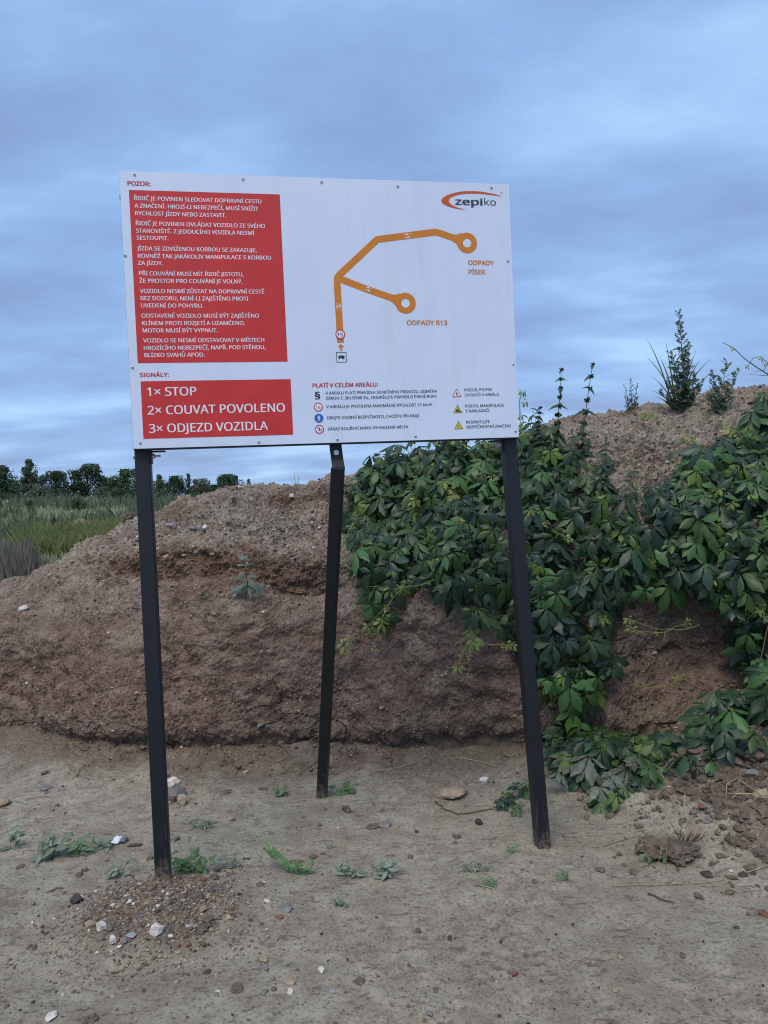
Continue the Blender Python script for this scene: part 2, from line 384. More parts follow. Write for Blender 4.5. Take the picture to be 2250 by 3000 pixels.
def axis(a, b, step, lo, hi, growth=1.16):
    m = list(np.arange(a, b, step)); s = step; r = [m[-1]]
    while r[-1] < hi: s *= growth; r.append(r[-1]+s)
    s = step; l = [m[0]]
    while l[-1] > lo: s *= growth; l.append(l[-1]-s)
    return np.array(l[:0:-1]+m+r[1:])
def grid_faces(nr, nc):
    i = np.arange(nr-1)[:, None]*nc+np.arange(nc-1)[None, :]
    return np.stack([i, i+1, i+1+nc, i+nc], -1).reshape(-1, 4)
gx = axis(-2.75, 2.75, .0082, -3500, 3500); gy = axis(1.95, 4.75, .0080, -60, 4000)
GX, GY = np.meshgrid(gx, gy); GZ = ground_h(GX.ravel(), GY.ravel())
GV = np.c_[GX.ravel(), GY.ravel(), GZ]
gf = grid_faces(len(gy), len(gx))
fc = GV[gf[:, 0]]; isfar = ((fc[:, 1] > 9.5) | (fc[:, 0] < -14)).astype(int)
gme = mesh_np('ground', GV, gf, [M['ground'], M['far']], isfar)
def soil_at(x, y):
    n = fbm(x, y, 0, 2.4, 4, 81, .6); p_ = np.exp(-((x-PILE.x-.02)**2/.085+(y-PILE.y+.13)**2/.05)); h_ = np.exp(-((x-2.35)**2/.55+(y-3.65)**2/.36))
    return np.clip(sstep(-.55, .0, y-toe(x)+.30*n)+sstep(.12, .5, p_+.22*n)+1.0*sstep(.08, .34, h_+.14*n), 0, 1)*(y < 9)
_at = gme.attributes.new('soil', 'FLOAT', 'POINT'); _at.data.foreach_set('value', soil_at(GV[:, 0], GV[:, 1]).astype(np.float32))
tag(link('ground', gme), kind='structure')
def on_ground(px, py):
    d = ray(px, py); t = 3.0
    for _ in range(30):
        h = float(ground_h(np.array([d.x*t]), np.array([d.y*t]), True)[0]) ; t = .5*t+.5*(CAM_Z-h)/(-d.z)
    return Vector((d.x*t, d.y*t, CAM_Z+d.z*t))
def gz(x, y): return float(ground_h(np.array([x]), np.array([y]))[0])

# ------------------------------------------------------------ earth bank
HX = [-9, -6, -4.5, -3.3, -2.9, -2.35, -1.95, -1.7, -1.1, -.85, -.5, 0, .3, .5, 1.0, 1.3, 1.5, 1.9, 2.15, 2.5, 2.9, 3.6, 5, 9]
HZ = [.0, .2, .56, .94, 1.26, 1.44, 1.49, 1.55, 1.60, 1.65, 1.71, 1.78, 1.88, 1.90, 1.92, 2.02, 2.10, 2.13, 2.22, 2.28, 2.27, 2.2, 1.9, 1.2]
PD = [-.40, -.15, 0, .06, .10, .20, .32, .44, .62, .85, 1.15, 1.5, 2.3, 3.3, 4.6, 5.4]
PH = [-.05, -.01, .015, .035, .28, .50, .60, .68, .76, .88, .975, 1.0, .96, .6, .0, -.1]
bx = axis(-3.9, 3.1, .0083, -9, 9, 1.2)
s_ = np.r_[0, np.cumsum(np.hypot(np.diff(PD), np.diff(np.array(PH)*1.8)))]
k15 = s_[PD.index(1.5)]
t_ = np.r_[np.arange(0, k15, .0083), np.linspace(k15, s_[-1], 50)]
D_ = np.interp(t_, s_, PD); H_ = np.interp(t_, s_, PH)
ker = np.ones(9)/9
D_[5:-45] = np.convolve(D_, ker, 'same')[5:-45]; H_[5:-45] = np.convolve(H_, ker, 'same')[5:-45]
BX, BD = np.meshgrid(bx, D_); _, BH = np.meshgrid(bx, H_)
hh = np.interp(BX, HX, HZ)
# strength of profile varies: left part lies back more
lean = 1+.55*sstep(-1.2, -3.2, BX)
BY = toe(BX)+np.where(BD > 0, BD*lean, BD)
BZ = BH*hh
def normals(X, Y, Z):
    P = np.stack([X, Y, Z], -1); du = np.gradient(P, axis=1); dv = np.gradient(P, axis=0)
    n = np.cross(du, dv); n /= np.linalg.norm(n, axis=-1)[..., None]+1e-12; return n
def displace(X, Y, Z, amp):
    n = normals(X, Y, Z); return X+n[..., 0]*amp, Y+n[..., 1]*amp, Z+n[..., 2]*amp
fade = sstep(-.40, -.05, BD)
a = .13*perlin(BX, BY, BZ, .9, 2)+.085*perlin(BX, BY, BZ, 2.1, 3)
a = a - .30*np.exp(-((BX-1.80)/.42)**2-((BZ-.62)/.45)**2)                       # hollow between the creepers
a = a - .07*np.exp(-((BZ-.09-.03*perlin(BX, 0, 0, 2, 5))/.05)**2)*sstep(-3, -2.2, BX)      # undercut above the scree
zl = 1.15+.10*perlin(BX, 0, 0, 1.6, 8)
band = sstep(-2.7, -2.2, BX)*sstep(-.1, -.5, BX)
a = a - .14*np.exp(-((BZ-zl+.05)/.07)**2)*band + .05*np.exp(-((BZ-zl-.10)/.07)**2)*band      # ledge of clods
BX, BY, BZ = displace(BX, BY, BZ, a*fade)
fl = lambda A: A.ravel()
x, y, z = fl(BX), fl(BY), fl(BZ)
gvl = sstep(.65, 1.25, z+.25*perlin(x, y, z, 1.3, 14))
a = (.055*np.abs(perlin(x, y, z, 5, 11))+.030*perlin(x, y, z*1.5, 9, 12))*(.8+.2*gvl)
W1 = worley(x, y, z, 13, 1); W2 = worley(x, y, z, 30, 2)
W3_ = worley(x, y, z, 62, 4)
a = a + (.030*(.55-W1)*(.3+gvl)+.022*(.55-W2)*(.4+.9*gvl)+(.004+.008*gvl)*(.5-W3_)) + (.009+.004*gvl)*perlin(x, y, z, 38, 15)+(.006+.004*gvl)*perlin(x, y, z, 80, 16)
cr = np.abs(perlin(x, y*.7, z*1.3, 4.2, 17)); a = a - .022*sstep(.03, .0, cr)*(1-gvl)*sstep(.0, .3, perlin(x, y, z, 1.1, 77))
sh = BX.shape
BX, BY, BZ = displace(BX, BY, BZ, a.reshape(sh)*sstep(-.40, .0, BD))
BV = np.c_[fl(BX), fl(BY), fl(BZ)]
BN = normals(BX, BY, BZ).reshape(-1, 3)
if BN[:, 2].mean() < 0: BN = -BN
bme = mesh_np('earth_bank', BV, grid_faces(*sh), M['bank'], None, False)
_at = bme.attributes.new('soil', 'FLOAT', 'POINT'); _at.data.foreach_set('value', (sstep(.42, .10, BV[:, 2]+.22*fbm(BV[:, 0], BV[:, 1], 0, 3.1, 3, 83)+.10)*.95).astype(np.float32))
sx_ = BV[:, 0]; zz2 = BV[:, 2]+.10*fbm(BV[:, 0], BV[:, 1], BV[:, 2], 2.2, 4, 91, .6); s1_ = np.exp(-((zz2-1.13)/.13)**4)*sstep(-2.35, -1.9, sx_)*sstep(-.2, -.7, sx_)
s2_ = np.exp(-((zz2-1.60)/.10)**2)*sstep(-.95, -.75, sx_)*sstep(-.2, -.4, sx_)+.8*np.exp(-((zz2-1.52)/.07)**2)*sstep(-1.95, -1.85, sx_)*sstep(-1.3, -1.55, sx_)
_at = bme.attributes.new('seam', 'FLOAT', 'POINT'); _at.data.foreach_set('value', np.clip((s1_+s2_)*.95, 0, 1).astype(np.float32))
tag(link('earth_bank', bme), kind='structure')
BPX = project(BV)
# map from picture cells to the nearest bank point
_c = 6; _gw, _gh = 2250//_c+60, 3000//_c+2
_near = np.full((_gh, _gw), -1, int)
_ix = ((BPX[:, 0]+150)//_c).astype(int); _iy = (BPX[:, 1]//_c).astype(int)
_ok = (_ix >= 0) & (_ix < _gw) & (_iy >= 0) & (_iy < _gh) & (fl(BD) < 1.6)
_id = np.where(_ok)[0]; _id = _id[np.argsort(-BV[_id, 1])]
_near[_iy[_id], _ix[_id]] = _id
def on_bank(px, py):
    i, j = int(py//_c), int((px+150)//_c)
    for r in range(0, 30):
        for di in range(-r, r+1):
            for dj in ((-r, r) if abs(di) != r else range(-r, r+1)):
                a_, b_ = i+di, j+dj
                if 0 <= a_ < _gh and 0 <= b_ < _gw and _near[a_, b_] >= 0:
                    k = _near[a_, b_]; return Vector(BV[k]), Vector(BN[k])
    return Vector((0, 5, 1)), Vector((0, -1, 0))
SURF_UP = Vector((0, 0, 1))

# ------------------------------------------------------------ loose gravel (nobody could count it)
_t = (1+5**.5)/2
ICO = np.array([(-1, _t, 0), (1, _t, 0), (-1, -_t, 0), (1, -_t, 0), (0, -1, _t), (0, 1, _t), (0, -1, -_t), (0, 1, -_t), (_t, 0, -1), (_t, 0, 1), (-_t, 0, -1), (-_t, 0, 1)])/1.9
ICF = np.array([(0, 11, 5), (0, 5, 1), (0, 1, 7), (0, 7, 10), (0, 10, 11), (1, 5, 9), (5, 11, 4), (11, 10, 2), (10, 7, 6), (7, 1, 8), (3, 9, 4), (3, 4, 2), (3, 2, 6), (3, 6, 8), (3, 8, 9), (4, 9, 5), (2, 4, 11), (6, 2, 10), (8, 6, 7), (9, 8, 1)])
OCT = np.array([(1, 0, 0), (-1, 0, 0), (0, 1, 0), (0, -1, 0), (0, 0, 1), (0, 0, -1)])*1.0
OCF = np.array([(0, 2, 4), (2, 1, 4), (1, 3, 4), (3, 0, 4), (2, 0, 5), (1, 2, 5), (3, 1, 5), (0, 3, 5)])
def scatter_stones(name, P, size, mats, probs, flat=.65, label=None):
    if len(P) > 9000 and name == 'grit': return _scatter(name, P, size, mats, probs, flat, OCT, OCF)
    return _scatter(name, P, size, mats, probs, flat, ICO, ICF)
def _scatter(name, P, size, mats, probs, flat, ICO, ICF):
    n = len(P); q = RNG.normal(size=(n, 3, 3)); q, _ = np.linalg.qr(q)
    V = ICO[None]*(1+.28*RNG.normal(size=(n, len(ICO), 1)))*RNG.uniform(.6, 1.25, (n, 1, 3))
    V = np.einsum('nij,nkj->nki', q, V)*size[:, None, None]*.5; V[:, :, 2] *= flat
    V = V+P[:, None, :]
    Fc = (ICF[None]+np.arange(n)[:, None, None]*len(ICO)).reshape(-1, 3)
    mi = np.repeat(RNG.choice(len(mats), n, p=probs), len(ICF))
    return tag(link(name, mesh_np(name, V.reshape(-1, 3), Fc, mats, mi, False)), kind='stuff')
SM = [M['st_white'], M['st_grey'], M['st_tan'], M['st_dark'], M['st_red'], M['clod']]
vis = (fl(BD) < 1.45) & (BV[:, 0] > -4) & (BV[:, 0] < 3.2)
cand = np.where(vis)[0]
wgt = np.clip(sstep(.75, 1.35, BV[cand, 2]+.12*RNG.normal(size=len(cand))+.12*sstep(-1.8, -3, BV[cand, 0])), .06, 1); wgt /= wgt.sum()
ci = RNG.choice(cand, 21000, p=wgt)
sz = np.clip(RNG.lognormal(math.log(.0095), .5, len(ci)), .0045, .05)
tag(scatter_stones('gravel', BV[ci]+BN[ci]*sz[:, None]*.12, sz, SM, [.06, .20, .30, .04, .06, .34]), 'loose gravel and clods bedded in the face and top of the earth bank', 'gravel')
ci = RNG.choice(np.where(vis & (fl(BD) < .12))[0], 3600); sz = np.clip(RNG.lognormal(math.log(.012), .5, len(ci)), .006, .05)
g1 = BV[ci]+BN[ci]*sz[:, None]*.2
n = 14000; X_ = RNG.uniform(-2.8, 2.8, n); Y_ = RNG.uniform(1.95, 4.4, n)
keep = RNG.random(n) < np.clip(.12+.9*perlin(X_, Y_, 0, 1.7, 21)+.5*sstep(3.9, 4.3, Y_)+.5*sstep(3.0, 2.3, Y_), .05, 1)
X_, Y_ = X_[keep], Y_[keep]; Z_ = ground_h(X_, Y_); sz2 = np.clip(RNG.lognormal(math.log(.0052), .5, len(X_)), .0025, .02)
g2 = np.c_[X_, Y_, Z_+sz2*.1]
n = 4200; A_ = RNG.normal(size=(n, 2))*np.array([.19, .15])+np.array([PILE.x+.02, PILE.y-.14]); sz3 = np.clip(RNG.lognormal(math.log(.0068), .5, n), .003, .026)
g3 = np.c_[A_, ground_h(A_[:, 0], A_[:, 1])+sz3*.15]
n = 6500; A_ = RNG.normal(size=(n, 2))*np.array([.42, .32])+np.array([2.1, 3.55]); sz4 = np.clip(RNG.lognormal(math.log(.015), .65, n), .005, .08)
g4 = np.c_[A_, ground_h(A_[:, 0], A_[:, 1])+sz4*.12]
tag(scatter_stones('scree', g1, sz, SM, [.02, .10, .12, .06, .08, .62]), 'crumbled soil and pebbles along the foot of the earth bank', 'gravel')
tag(scatter_stones('grit', g2, sz2, SM, [.015, .10, .10, .17, .015, .60]), 'small grit scattered over the dried mud', 'gravel')
tag(scatter_stones('gravel', g3, sz3, SM, [.05, .12, .27, .05, .08, .43]), 'gravel piled round the foot of the left sign post', 'gravel')
tag(scatter_stones('soil_clods', g4, sz4, SM, [.01, .03, .03, .05, .02, .86]), 'crumbly clods on the soil heap at the right edge', 'soil')
# ------------------------------------------------------------ the information sign
YL, YR = 2.87, 3.153
BL = at_depth(397, 1315, YL); TL = at_depth(343, 500, YL*2.95766/2.95597)
BR = at_depth(1525, 1280, YR); TR = at_depth(1486, 540, YR*3.25511/3.25343)
bu = ((BR-BL)+(TR-TL)).normalized(); bv = ((TL-BL)+(TR-BR)); bv = (bv-bu*bv.dot(bu)).normalized(); bn = bu.cross(bv)   # bn points at the viewer
if bn.y > 0: bn = -bn
BW = ((BR-BL).length+(TR-TL).length)/2; BHt = ((TL-BL).length+(TR-BR).length)/2
BO = (BL+BR+TL+TR)/4-bu*BW/2-bv*BHt/2
def B2(px, py):      # picture point -> board coordinates in metres
    d = ray(px, py); o_ = Vector((0, 0, CAM_Z)); t = (BO-o_).dot(bn)/d.dot(bn); q = o_+d*t-BO; return q.dot(bu), q.dot(bv)
def W3(u, v, d=0.0): return BO+bu*u+bv*v+bn*d
footL = at_depth(480, 2583, YL+.03); footL.z = gz(footL.x, footL.y)
footR = at_depth(1590, 2490, YR+.02)
footC = on_ground(943, 2332)
sign = thing('info_sign', 'large white site information board with red text panels on three black steel posts', 'sign', footL)
SO = Vector(footL)
# board sheet with a thin edge
mb = MB(); mb.box(W3(BW/2, BHt/2, -.0015), bu, bv, bn, BW/2, BHt/2, .0015); board = mb.build('board', M['board'], sign, origin=SO)
# steel frame behind
mb = MB(); t = .0165; fr = -.0035-t
for (u0, v0, u1, v1) in ((-.001, -.004, -.001+2*t, BHt-.03), (BW-2*t+.001, -.004, BW+.001, BHt-.03), (.035, -.006, BW-.035, .027), (.035, BHt-.075, BW-.035, BHt-.042), (BW/2-t, .03, BW/2+t, BHt-.08)):
    mb.box(W3((u0+u1)/2, (v0+v1)/2, fr), bu, bv, bn, (u1-u0)/2, (v1-v0)/2, t)
mb.build('frame', M['black'], sign, origin=SO)
PW = .030
def post(name, foot, top, ax, ay, hw, sink=.12):
    foot = Vector(foot); d = (top-foot).normalized(); m_ = MB()
    ax = (ax-d*ax.dot(d)).normalized(); ay = d.cross(ax)
    bvl = .004; pts = [(-hw+bvl, -hw), (hw-bvl, -hw), (hw, -hw+bvl), (hw, hw-bvl), (hw-bvl, hw), (-hw+bvl, hw), (-hw, hw-bvl), (-hw, -hw+bvl)]
    a0 = foot-d*sink; m_.prism(pts, Vector(a0), Vector(top), ax, ay)
    me = m_.mesh(name, M['post'], origin=foot); o = link(name, me, sign); o.location = foot-SO; return o
bk = -.0375-PW
tl = at_depth(418, 1316, YL); ul, _ = B2(420, 1316)
topL = W3(PW-.004, BHt-.05, bk); botL = W3(PW-.004, -.002, bk)
pl = post('post', footL, botL, bu, bn, PW); pl['label'] = 'left post with paint scuffed off at its foot'
pr_top = W3(BW-PW+.004, -.002, bk); post('post', footR, pr_top, bu, bn, PW)
# upper continuations of the posts behind the sheet
for (b0, b1) in ((botL, topL), (pr_top, W3(BW-PW+.004, BHt-.05, bk))):
    mb = MB(); dd = (b1-b0).normalized(); mb.prism([(-PW, -PW), (PW, -PW), (PW, PW), (-PW, PW)], b0+dd*.001, b1, bu, bn); mb.build('post_head', M['post'], sign, origin=SO)
# brace leaning back from the middle, with its strap
uc = B2(985, 1310)[0]
bt = at_depth(990, 1372, (W3(uc, 0, 0)).y+.07)
dirb = (bt-footC).normalized(); yaw = Matrix.Rotation(math.radians(-24), 3, 'Z') @ bu
brace = post('brace', footC, bt+dirb*.005, yaw, bn, .0255, .10)
mb = MB(); s0 = W3(uc, .012, -.04); s1 = at_depth(988, 1346, s0.y+.005); s2 = bt+dirb*.012-bn*(-.016)
def strip(pts, hw, th, uvec):
    for a_, b_ in zip(pts[:-1], pts[1:]):
        d = (b_-a_).normalized(); nn = d.cross(uvec).normalized(); mb.box((a_+b_)/2, uvec, nn, d, hw, th, (b_-a_).length/2)
strip([s0, s1], .026, .003, bu)
strip([s1, at_depth(992, 1370, s1.y-.012)+Vector((0, .0, 0))], .026, .0028, bu)
mb.build('strap', M['black'], sign, origin=SO)
def hexbolt(name, c, d, shank, head=.009, r=.0085, nut=False):
    m_ = MB(); d = Vector(d).normalized(); c = Vector(c); a_ = d.orthogonal().normalized(); b_ = d.cross(a_)
    hp_ = [(r*1.15*math.cos(PI/3*i), r*1.15*math.sin(PI/3*i)) for i in range(6)]
    m_.prism(hp_, c, c+d*head, a_, b_); m_.cyl(c-d*.001, c+d*.002, r*1.5, 14)
    if shank > 0: m_.cyl(c+d*head, c+d*(head+shank), r*.55, 10)
    return m_.build(name, M['zinc'], sign, origin=SO)
z0 = W3(-.004, -.028, bk); hexbolt('bolt', z0-bu*.0005, -bu, 0)
hexbolt('nut', W3(2*PW-.004+.006, -.028, bk), bu, .022, .011)
hexbolt('bolt', W3(-.0045, BHt-.075, bk), -bu, 0)
hexbolt('nut', W3(BW-2*PW+.004-.006, -.026, bk), -bu, .028, .011)
hexbolt('bolt', at_depth(985, 1326, s0.y-.004), bn, 0, .003, .0075)
# corner brackets under the frame
for (u_, sgn) in ((2*PW-.004, 1), (BW-2*PW+.004, -1)):
    mb = MB(); mb.box(W3(u_+sgn*.0025, -.030, bk), bu, bv, bn, .0025, .029, .022); mb.box(W3(u_+sgn*.03, -.009, bk), bu, bv, bn, .028, .0025, .022); mb.build('bracket', M['black'], sign, origin=SO)
# rivets
RV = [(394, 512), (712, 525), (942, 534), (1165, 546), (1439, 550), (367, 749), (388, 1077), (411, 1298), (758, 1295), (988, 1288), (1217, 1278), (1510, 1263), (1488, 765), (1503, 1067)]
rm = MB(); rm.cyl((0, 0, 0), (0, 0, .0022), .0066, 14, 0, .0052); rm.cyl((0, 0, .0022), (0, 0, .0034), .0046, 14, 0, .003); rm.cyl((0, 0, .0033), (0, 0, .0037), .0021, 8, 1)
rme = rm.mesh('rivet', [M['zinc'], M['black']], False)
rot = Matrix((bu, bv, bn)).transposed().to_4x4()
for (px, py) in RV:
    u_, v_ = B2(px, py); o = link('rivet', rme, sign); o.matrix_basis = Matrix.Translation(W3(u_, v_, .0002)-SO) @ rot
# printed things: flat shapes built in board coordinates
def flat(name, polys, m, d, parent=board, label=None):
    """polys: list of (point list) in board metres, triangulated as n-gons"""
    m_ = MB()
    for P_ in polys: m_.add([W3(u, v, d) for u, v in P_], [tuple(range(len(P_)))])
    me = m_.mesh(name, m, origin=SO); me.update()
    if me.polygons and me.polygons[0].normal.dot(bn) < 0: me.flip_normals()
    o = link(name, me, parent)
    if label: o['label'] = label
    return o
def pp(*q): return [B2(*p) for p in q]
def rect_px(p0, p1, p2, p3):
    a_ = pp(p0, p1, p2, p3); us = ((a_[0][0]+a_[3][0])/2, (a_[1][0]+a_[2][0])/2); vt = (a_[0][1]+a_[1][1])/2; vb = (a_[2][1]+a_[3][1])/2
    return [(us[0], vb), (us[1], vb), (us[1], vt), (us[0], vt)]
R1 = rect_px((374, 555), (816, 571), (846, 1060), (407, 1063)); R2 = rect_px((411, 1117), (850, 1111), (860, 1273), (421, 1286))
p1 = flat('warning_panel', [R1], M['red'], .0008, sign, label='large red panel with seven white paragraphs of driving rules')
p2 = flat('signal_panel', [R2], M['red'], .0008, sign, label='smaller red panel listing three horn signals')
FONT = None
try:
    import os
    FONT = bpy.data.fonts.load(os.path.join(bpy.utils.system_resource('DATAFILES', path='fonts'), 'NotoSansHebrew-Regular.woff2'))
except Exception: FONT = None
def _cap():
    cu = bpy.data.curves.new('t', 'FONT'); cu.body = 'H'; cu.size = 1
    if FONT: cu.font = FONT
    ob = bpy.data.objects.new('t', cu); COL.objects.link(ob); dg = bpy.context.evaluated_depsgraph_get(); dg.update(); me = bpy.data.meshes.new_from_object(ob.evaluated_get(dg)); h = max(v.co.y for v in me.vertices)
    bpy.data.objects.remove(ob); bpy.data.curves.remove(cu); bpy.data.meshes.remove(me); return h
CAPH = _cap(); print('CAPH', CAPH)
_gl, _adv = {}, {}
def _raw(st):
    cu = bpy.data.curves.new('t', 'FONT'); cu.body = st; cu.size = 1; cu.resolution_u = 3
    if FONT: cu.font = FONT
    ob = bpy.data.objects.new('t', cu); COL.objects.link(ob); dg = bpy.context.evaluated_depsgraph_get(); dg.update(); me = bpy.data.meshes.new_from_object(ob.evaluated_get(dg))
    V = [(v.co.x, v.co.y) for v in me.vertices]; Fs = [tuple(p.vertices) for p in me.polygons]
    bpy.data.objects.remove(ob); bpy.data.curves.remove(cu); bpy.data.meshes.remove(me); return V, Fs
def _w(st): V, _ = _raw(st); return max(v[0] for v in V)-min(v[0] for v in V)
_HH = _w('HH')
def text_mesh(s, x0, y0, x1, y1, cap):
    """baseline start and end in picture px; glyph by glyph"""
    V, Fs, pen = [], [], 0.0
    for ch in s:
        if ch not in _adv: _adv[ch] = _w('H'+ch+'H')-_HH; _gl[ch] = _raw(ch) if ch != ' ' else ([], [])
        b = len(V); gv, gf = _gl[ch]; V += [(a_+pen, c) for a_, c in gv]; Fs += [tuple(b+k for k in f) for f in gf]; pen += _adv[ch]
    mn, mxx = min(v[0] for v in V), max(v[0] for v in V)
    (u0, v0), (u1, v1) = B2(x0, y0), B2(x1, y1); sx = (u1-u0)/(mxx-mn); sy = cap/CAPH; vb = (v0+v1)/2
    return [(u0+(a_-mn)*sx, vb+b_*sy) for a_, b_ in V], Fs
def lettering(lines, m, d, parent, bold=0.0, name='lettering', label=None):
    m_ = MB()
    for (s, x0, y0, x1, y1, cap) in lines:
        V, Fs = text_mesh(s, x0, y0, x1, y1, cap)
        ks = (-1.5, -.5, .5, 1.5) if bold > .016 else (-.5, .5) if bold > 0 else (0,)      # weight: the same glyphs a hair apart
        st = cap*(.034 if bold > .016 else .045)*(1.5 if bold > .045 else 1)
        for j, k_ in enumerate(ks): m_.add([W3(u+k_*st, v+(k_*st*.3 if bold > .016 else 0), d+.00007*j) for u, v in V], Fs)
    me = m_.mesh(name, m, origin=SO)
    o = link(name, me, parent)
    if label: o['label'] = label
    return o
def c1(x, y): return (320+x*.36166, 480+y*.36166)
def c3(x, y): return (370+x*.33152, 1060+y*.33152)
def c4(x, y): return (880+x*.24111, 1100+y*.24111)
def c5(x, y): return (1260+x*.18083, 1100+y*.18083)
def c2(x, y): return (900+x*.39783, 480+y*.39783)
def ln(c, s, x0, y0, x1, y1, cap): return (s, *c(x0, y0), *c(x1, y1), cap)
CB = .0158
para = [[('ŘIDIČ JE POVINEN SLEDOVAT DOPRAVNÍ CESTU', 203, 290, 1233, 326), ('A ZNAČENÍ. HROZÍ-LI NEBEZPEČÍ, MUSÍ SNÍŽIT', 206, 350, 1208, 386), ('RYCHLOST JÍZDY NEBO ZASTAVIT.', 211, 414, 948, 436)],
        [('ŘIDIČ JE POVINEN OVLÁDAT VOZIDLO ZE SVÉHO', 217, 494, 1262, 524), ('STANOVIŠTĚ. Z JEDOUCÍHO VOZIDLA NESMÍ', 219, 554, 1176, 581), ('SESTOUPIT.', 223, 614, 481, 621)],
        [('JÍZDA SE ZDVIŽENOU KORBOU SE ZAKAZUJE,', 226, 698, 1195, 719), ('ROVNĚŽ TAK JAKÁKOLIV MANIPULACE S KORBOU', 233, 759, 1310, 780), ('ZA JÍZDY.', 235, 819, 436, 822)],
        [('PŘI COUVÁNÍ MUSÍ MÍT ŘIDIČ JISTOTU,', 243, 901, 1090, 914), ('ŽE PROSTOR PRO COUVÁNÍ JE VOLNÝ.', 246, 961, 1080, 972)],
        [('VOZIDLO NESMÍ ZŮSTAT NA DOPRAVNÍ CESTĚ', 250, 1043, 1256, 1055), ('BEZ DOZORU, NENÍ-LI ZAJIŠTĚNO PROTI', 256, 1103, 1127, 1111), ('UVEDENÍ DO POHYBU.', 259, 1163, 763, 1166)],
        [('ODSTAVENÉ VOZIDLO MUSÍ BÝT ZAJIŠTĚNO', 264, 1244, 1213, 1249), ('KLÍNEM PROTI ROZJETÍ A UZAMČENO.', 268, 1305, 1100, 1308), ('MOTOR MUSÍ BÝT VYPNUT.', 273, 1365, 878, 1366)],
        [('VOZIDLO SE NESMÍ ODSTAVOVAT V MÍSTECH', 276, 1445, 1256, 1445), ('HROZÍCÍHO NEBEZPEČÍ, NAPŘ. POD STĚNOU,', 282, 1504, 1266, 1504), ('BLÍZKO SVAHŮ APOD.', 287, 1563, 773, 1564)]]
for P_ in para: lettering([ln(c1, *q, CB) for q in P_], M['white'], .0014, p1, .010)
lettering([ln(c1, 'POZOR:', 150, 175, 333, 180, .0172)], M['redtext'], .0010, board, .032, 'heading')
lettering([ln(c3, 'SIGNÁLY:', 120, 132, 376, 131, .0155)], M['redtext'], .0010, board, .032, 'heading')
for q in (('1× STOP', 188, 303, 620, 297), ('2× COUVAT POVOLENO', 192, 466, 1402, 441), ('3× ODJEZD VOZIDLA', 204, 628, 1252, 600)):
    lettering([ln(c3, *q, .0345)], M['white'], .0014, p2, .006)
lettering([ln(c4, 'PLATÍ V CELÉM AREÁLU:', 150, 147, 943, 132, .0165)], M['redtext'], .0010, board, .032, 'heading')
sm = .0118
for blk in ([('V AREÁLU PLATÍ PRAVIDLA SILNIČNÍHO PROVOZU, ZEJMÉNA', 305, 232, 1660, 206), ('ZÁKON č. 361/2000 Sb., DODRŽUJTE PRAVIDLO PRAVÉ RUKY', 311, 297, 1656, 266)],
            [('V AREÁLU JE POVOLENA MAXIMÁLNÍ RYCHLOST 15 km/h', 316, 399, 1600, 368)], [('DBEJTE OSOBNÍ BEZPEČNOSTI, CHOĎTE PŘI KRAJI', 327, 534, 1446, 503)],
            [('ZÁKAZ KOUŘENÍ MIMO VYHRAZENÁ MÍSTA', 333, 667, 1310, 640)]):
    lettering([ln(c4, *q, sm) for q in blk], M['ink'], .0010, board, .012)
for blk in ([('POZOR, POHYB', 557, 258, 996, 248), ('CHODCŮ V AREÁLU', 560, 340, 1112, 326)], [('POZOR, MANIPULACE', 571, 518, 1192, 504), ('S NAKLADAČI', 576, 597, 958, 588)],
            [('RESPEKTUJTE', 588, 780, 963, 768), ('BEZPEČNOSTNÍ ZNAČENÍ', 594, 858, 1306, 836)]):
    lettering([ln(c5, *q, sm) for q in blk], M['ink'], .0010, board, .012)
lettering([ln(c2, 'ODPADY', 1186, 745, 1374, 746, .0195), ln(c2, 'PÍSEK', 1190, 813, 1313, 813, .0195)], M['orange'], .0010, board, .032)
lettering([ln(c2, 'ODPADY R13', 735, 1188, 1030, 1186, .0195)], M['orange'], .0010, board, .032)
lettering([ln(c4, '§', 182, 290, 236, 288, .0290)], M['ink'], .0010, board, .02, 'paragraph_mark')
# logo
def ell(cx_, cy_, rx, ry, a0, a1, n=30, ang=0):
    r = []
    for i in range(n+1):
        t = math.radians(a0+(a1-a0)*i/n); x_, y_ = rx*math.cos(t), ry*math.sin(t); r.append((cx_+x_*math.cos(ang)-y_*math.sin(ang), cy_+x_*math.sin(ang)+y_*math.cos(ang)))
    return r
outer = [(1438, 242), (1390, 226), (1330, 213), (1270, 204), (1210, 201), (1150, 203), (1095, 211), (1045, 226), (1008, 244), (988, 266), (993, 287), (1020, 305), (1060, 320), (1110, 332), (1172, 337)]
inner = [(1438, 242), (1380, 233), (1320, 225), (1260, 220), (1205, 219), (1155, 222), (1110, 229), (1075, 240), (1052, 252), (1042, 267), (1046, 284), (1062, 300), (1090, 315), (1130, 328), (1172, 337)]
def smooth(pts, k=4):
    r = []
    for i in range(len(pts)-1):
        p0, p1_, p2_, p3 = pts[max(i-1, 0)], pts[i], pts[i+1], pts[min(i+2, len(pts)-1)]
        for j in range(k):
            t = j/k; r.append(tuple(.5*((2*b)+(-a_+c)*t+(2*a_-5*b+4*c-d)*t*t+(-a_+3*b-3*c+d)*t**3) for a_, b, c, d in zip(p0, p1_, p2_, p3)))
    return r+[pts[-1]]
o_, i_ = smooth(outer), smooth(inner)
flat('logo_swoosh', [[B2(*c2(*o_[k])), B2(*c2(*o_[k+1])), B2(*c2(*i_[k+1])), B2(*c2(*i_[k]))] for k in range(1, len(o_)-2)], M['logo_orange'], .0010)
lettering([ln(c2, 'zepi', 1092, 303, 1288, 304, .0290)], M['grey_ink'], .0012, board, .05, 'logo_lettering')
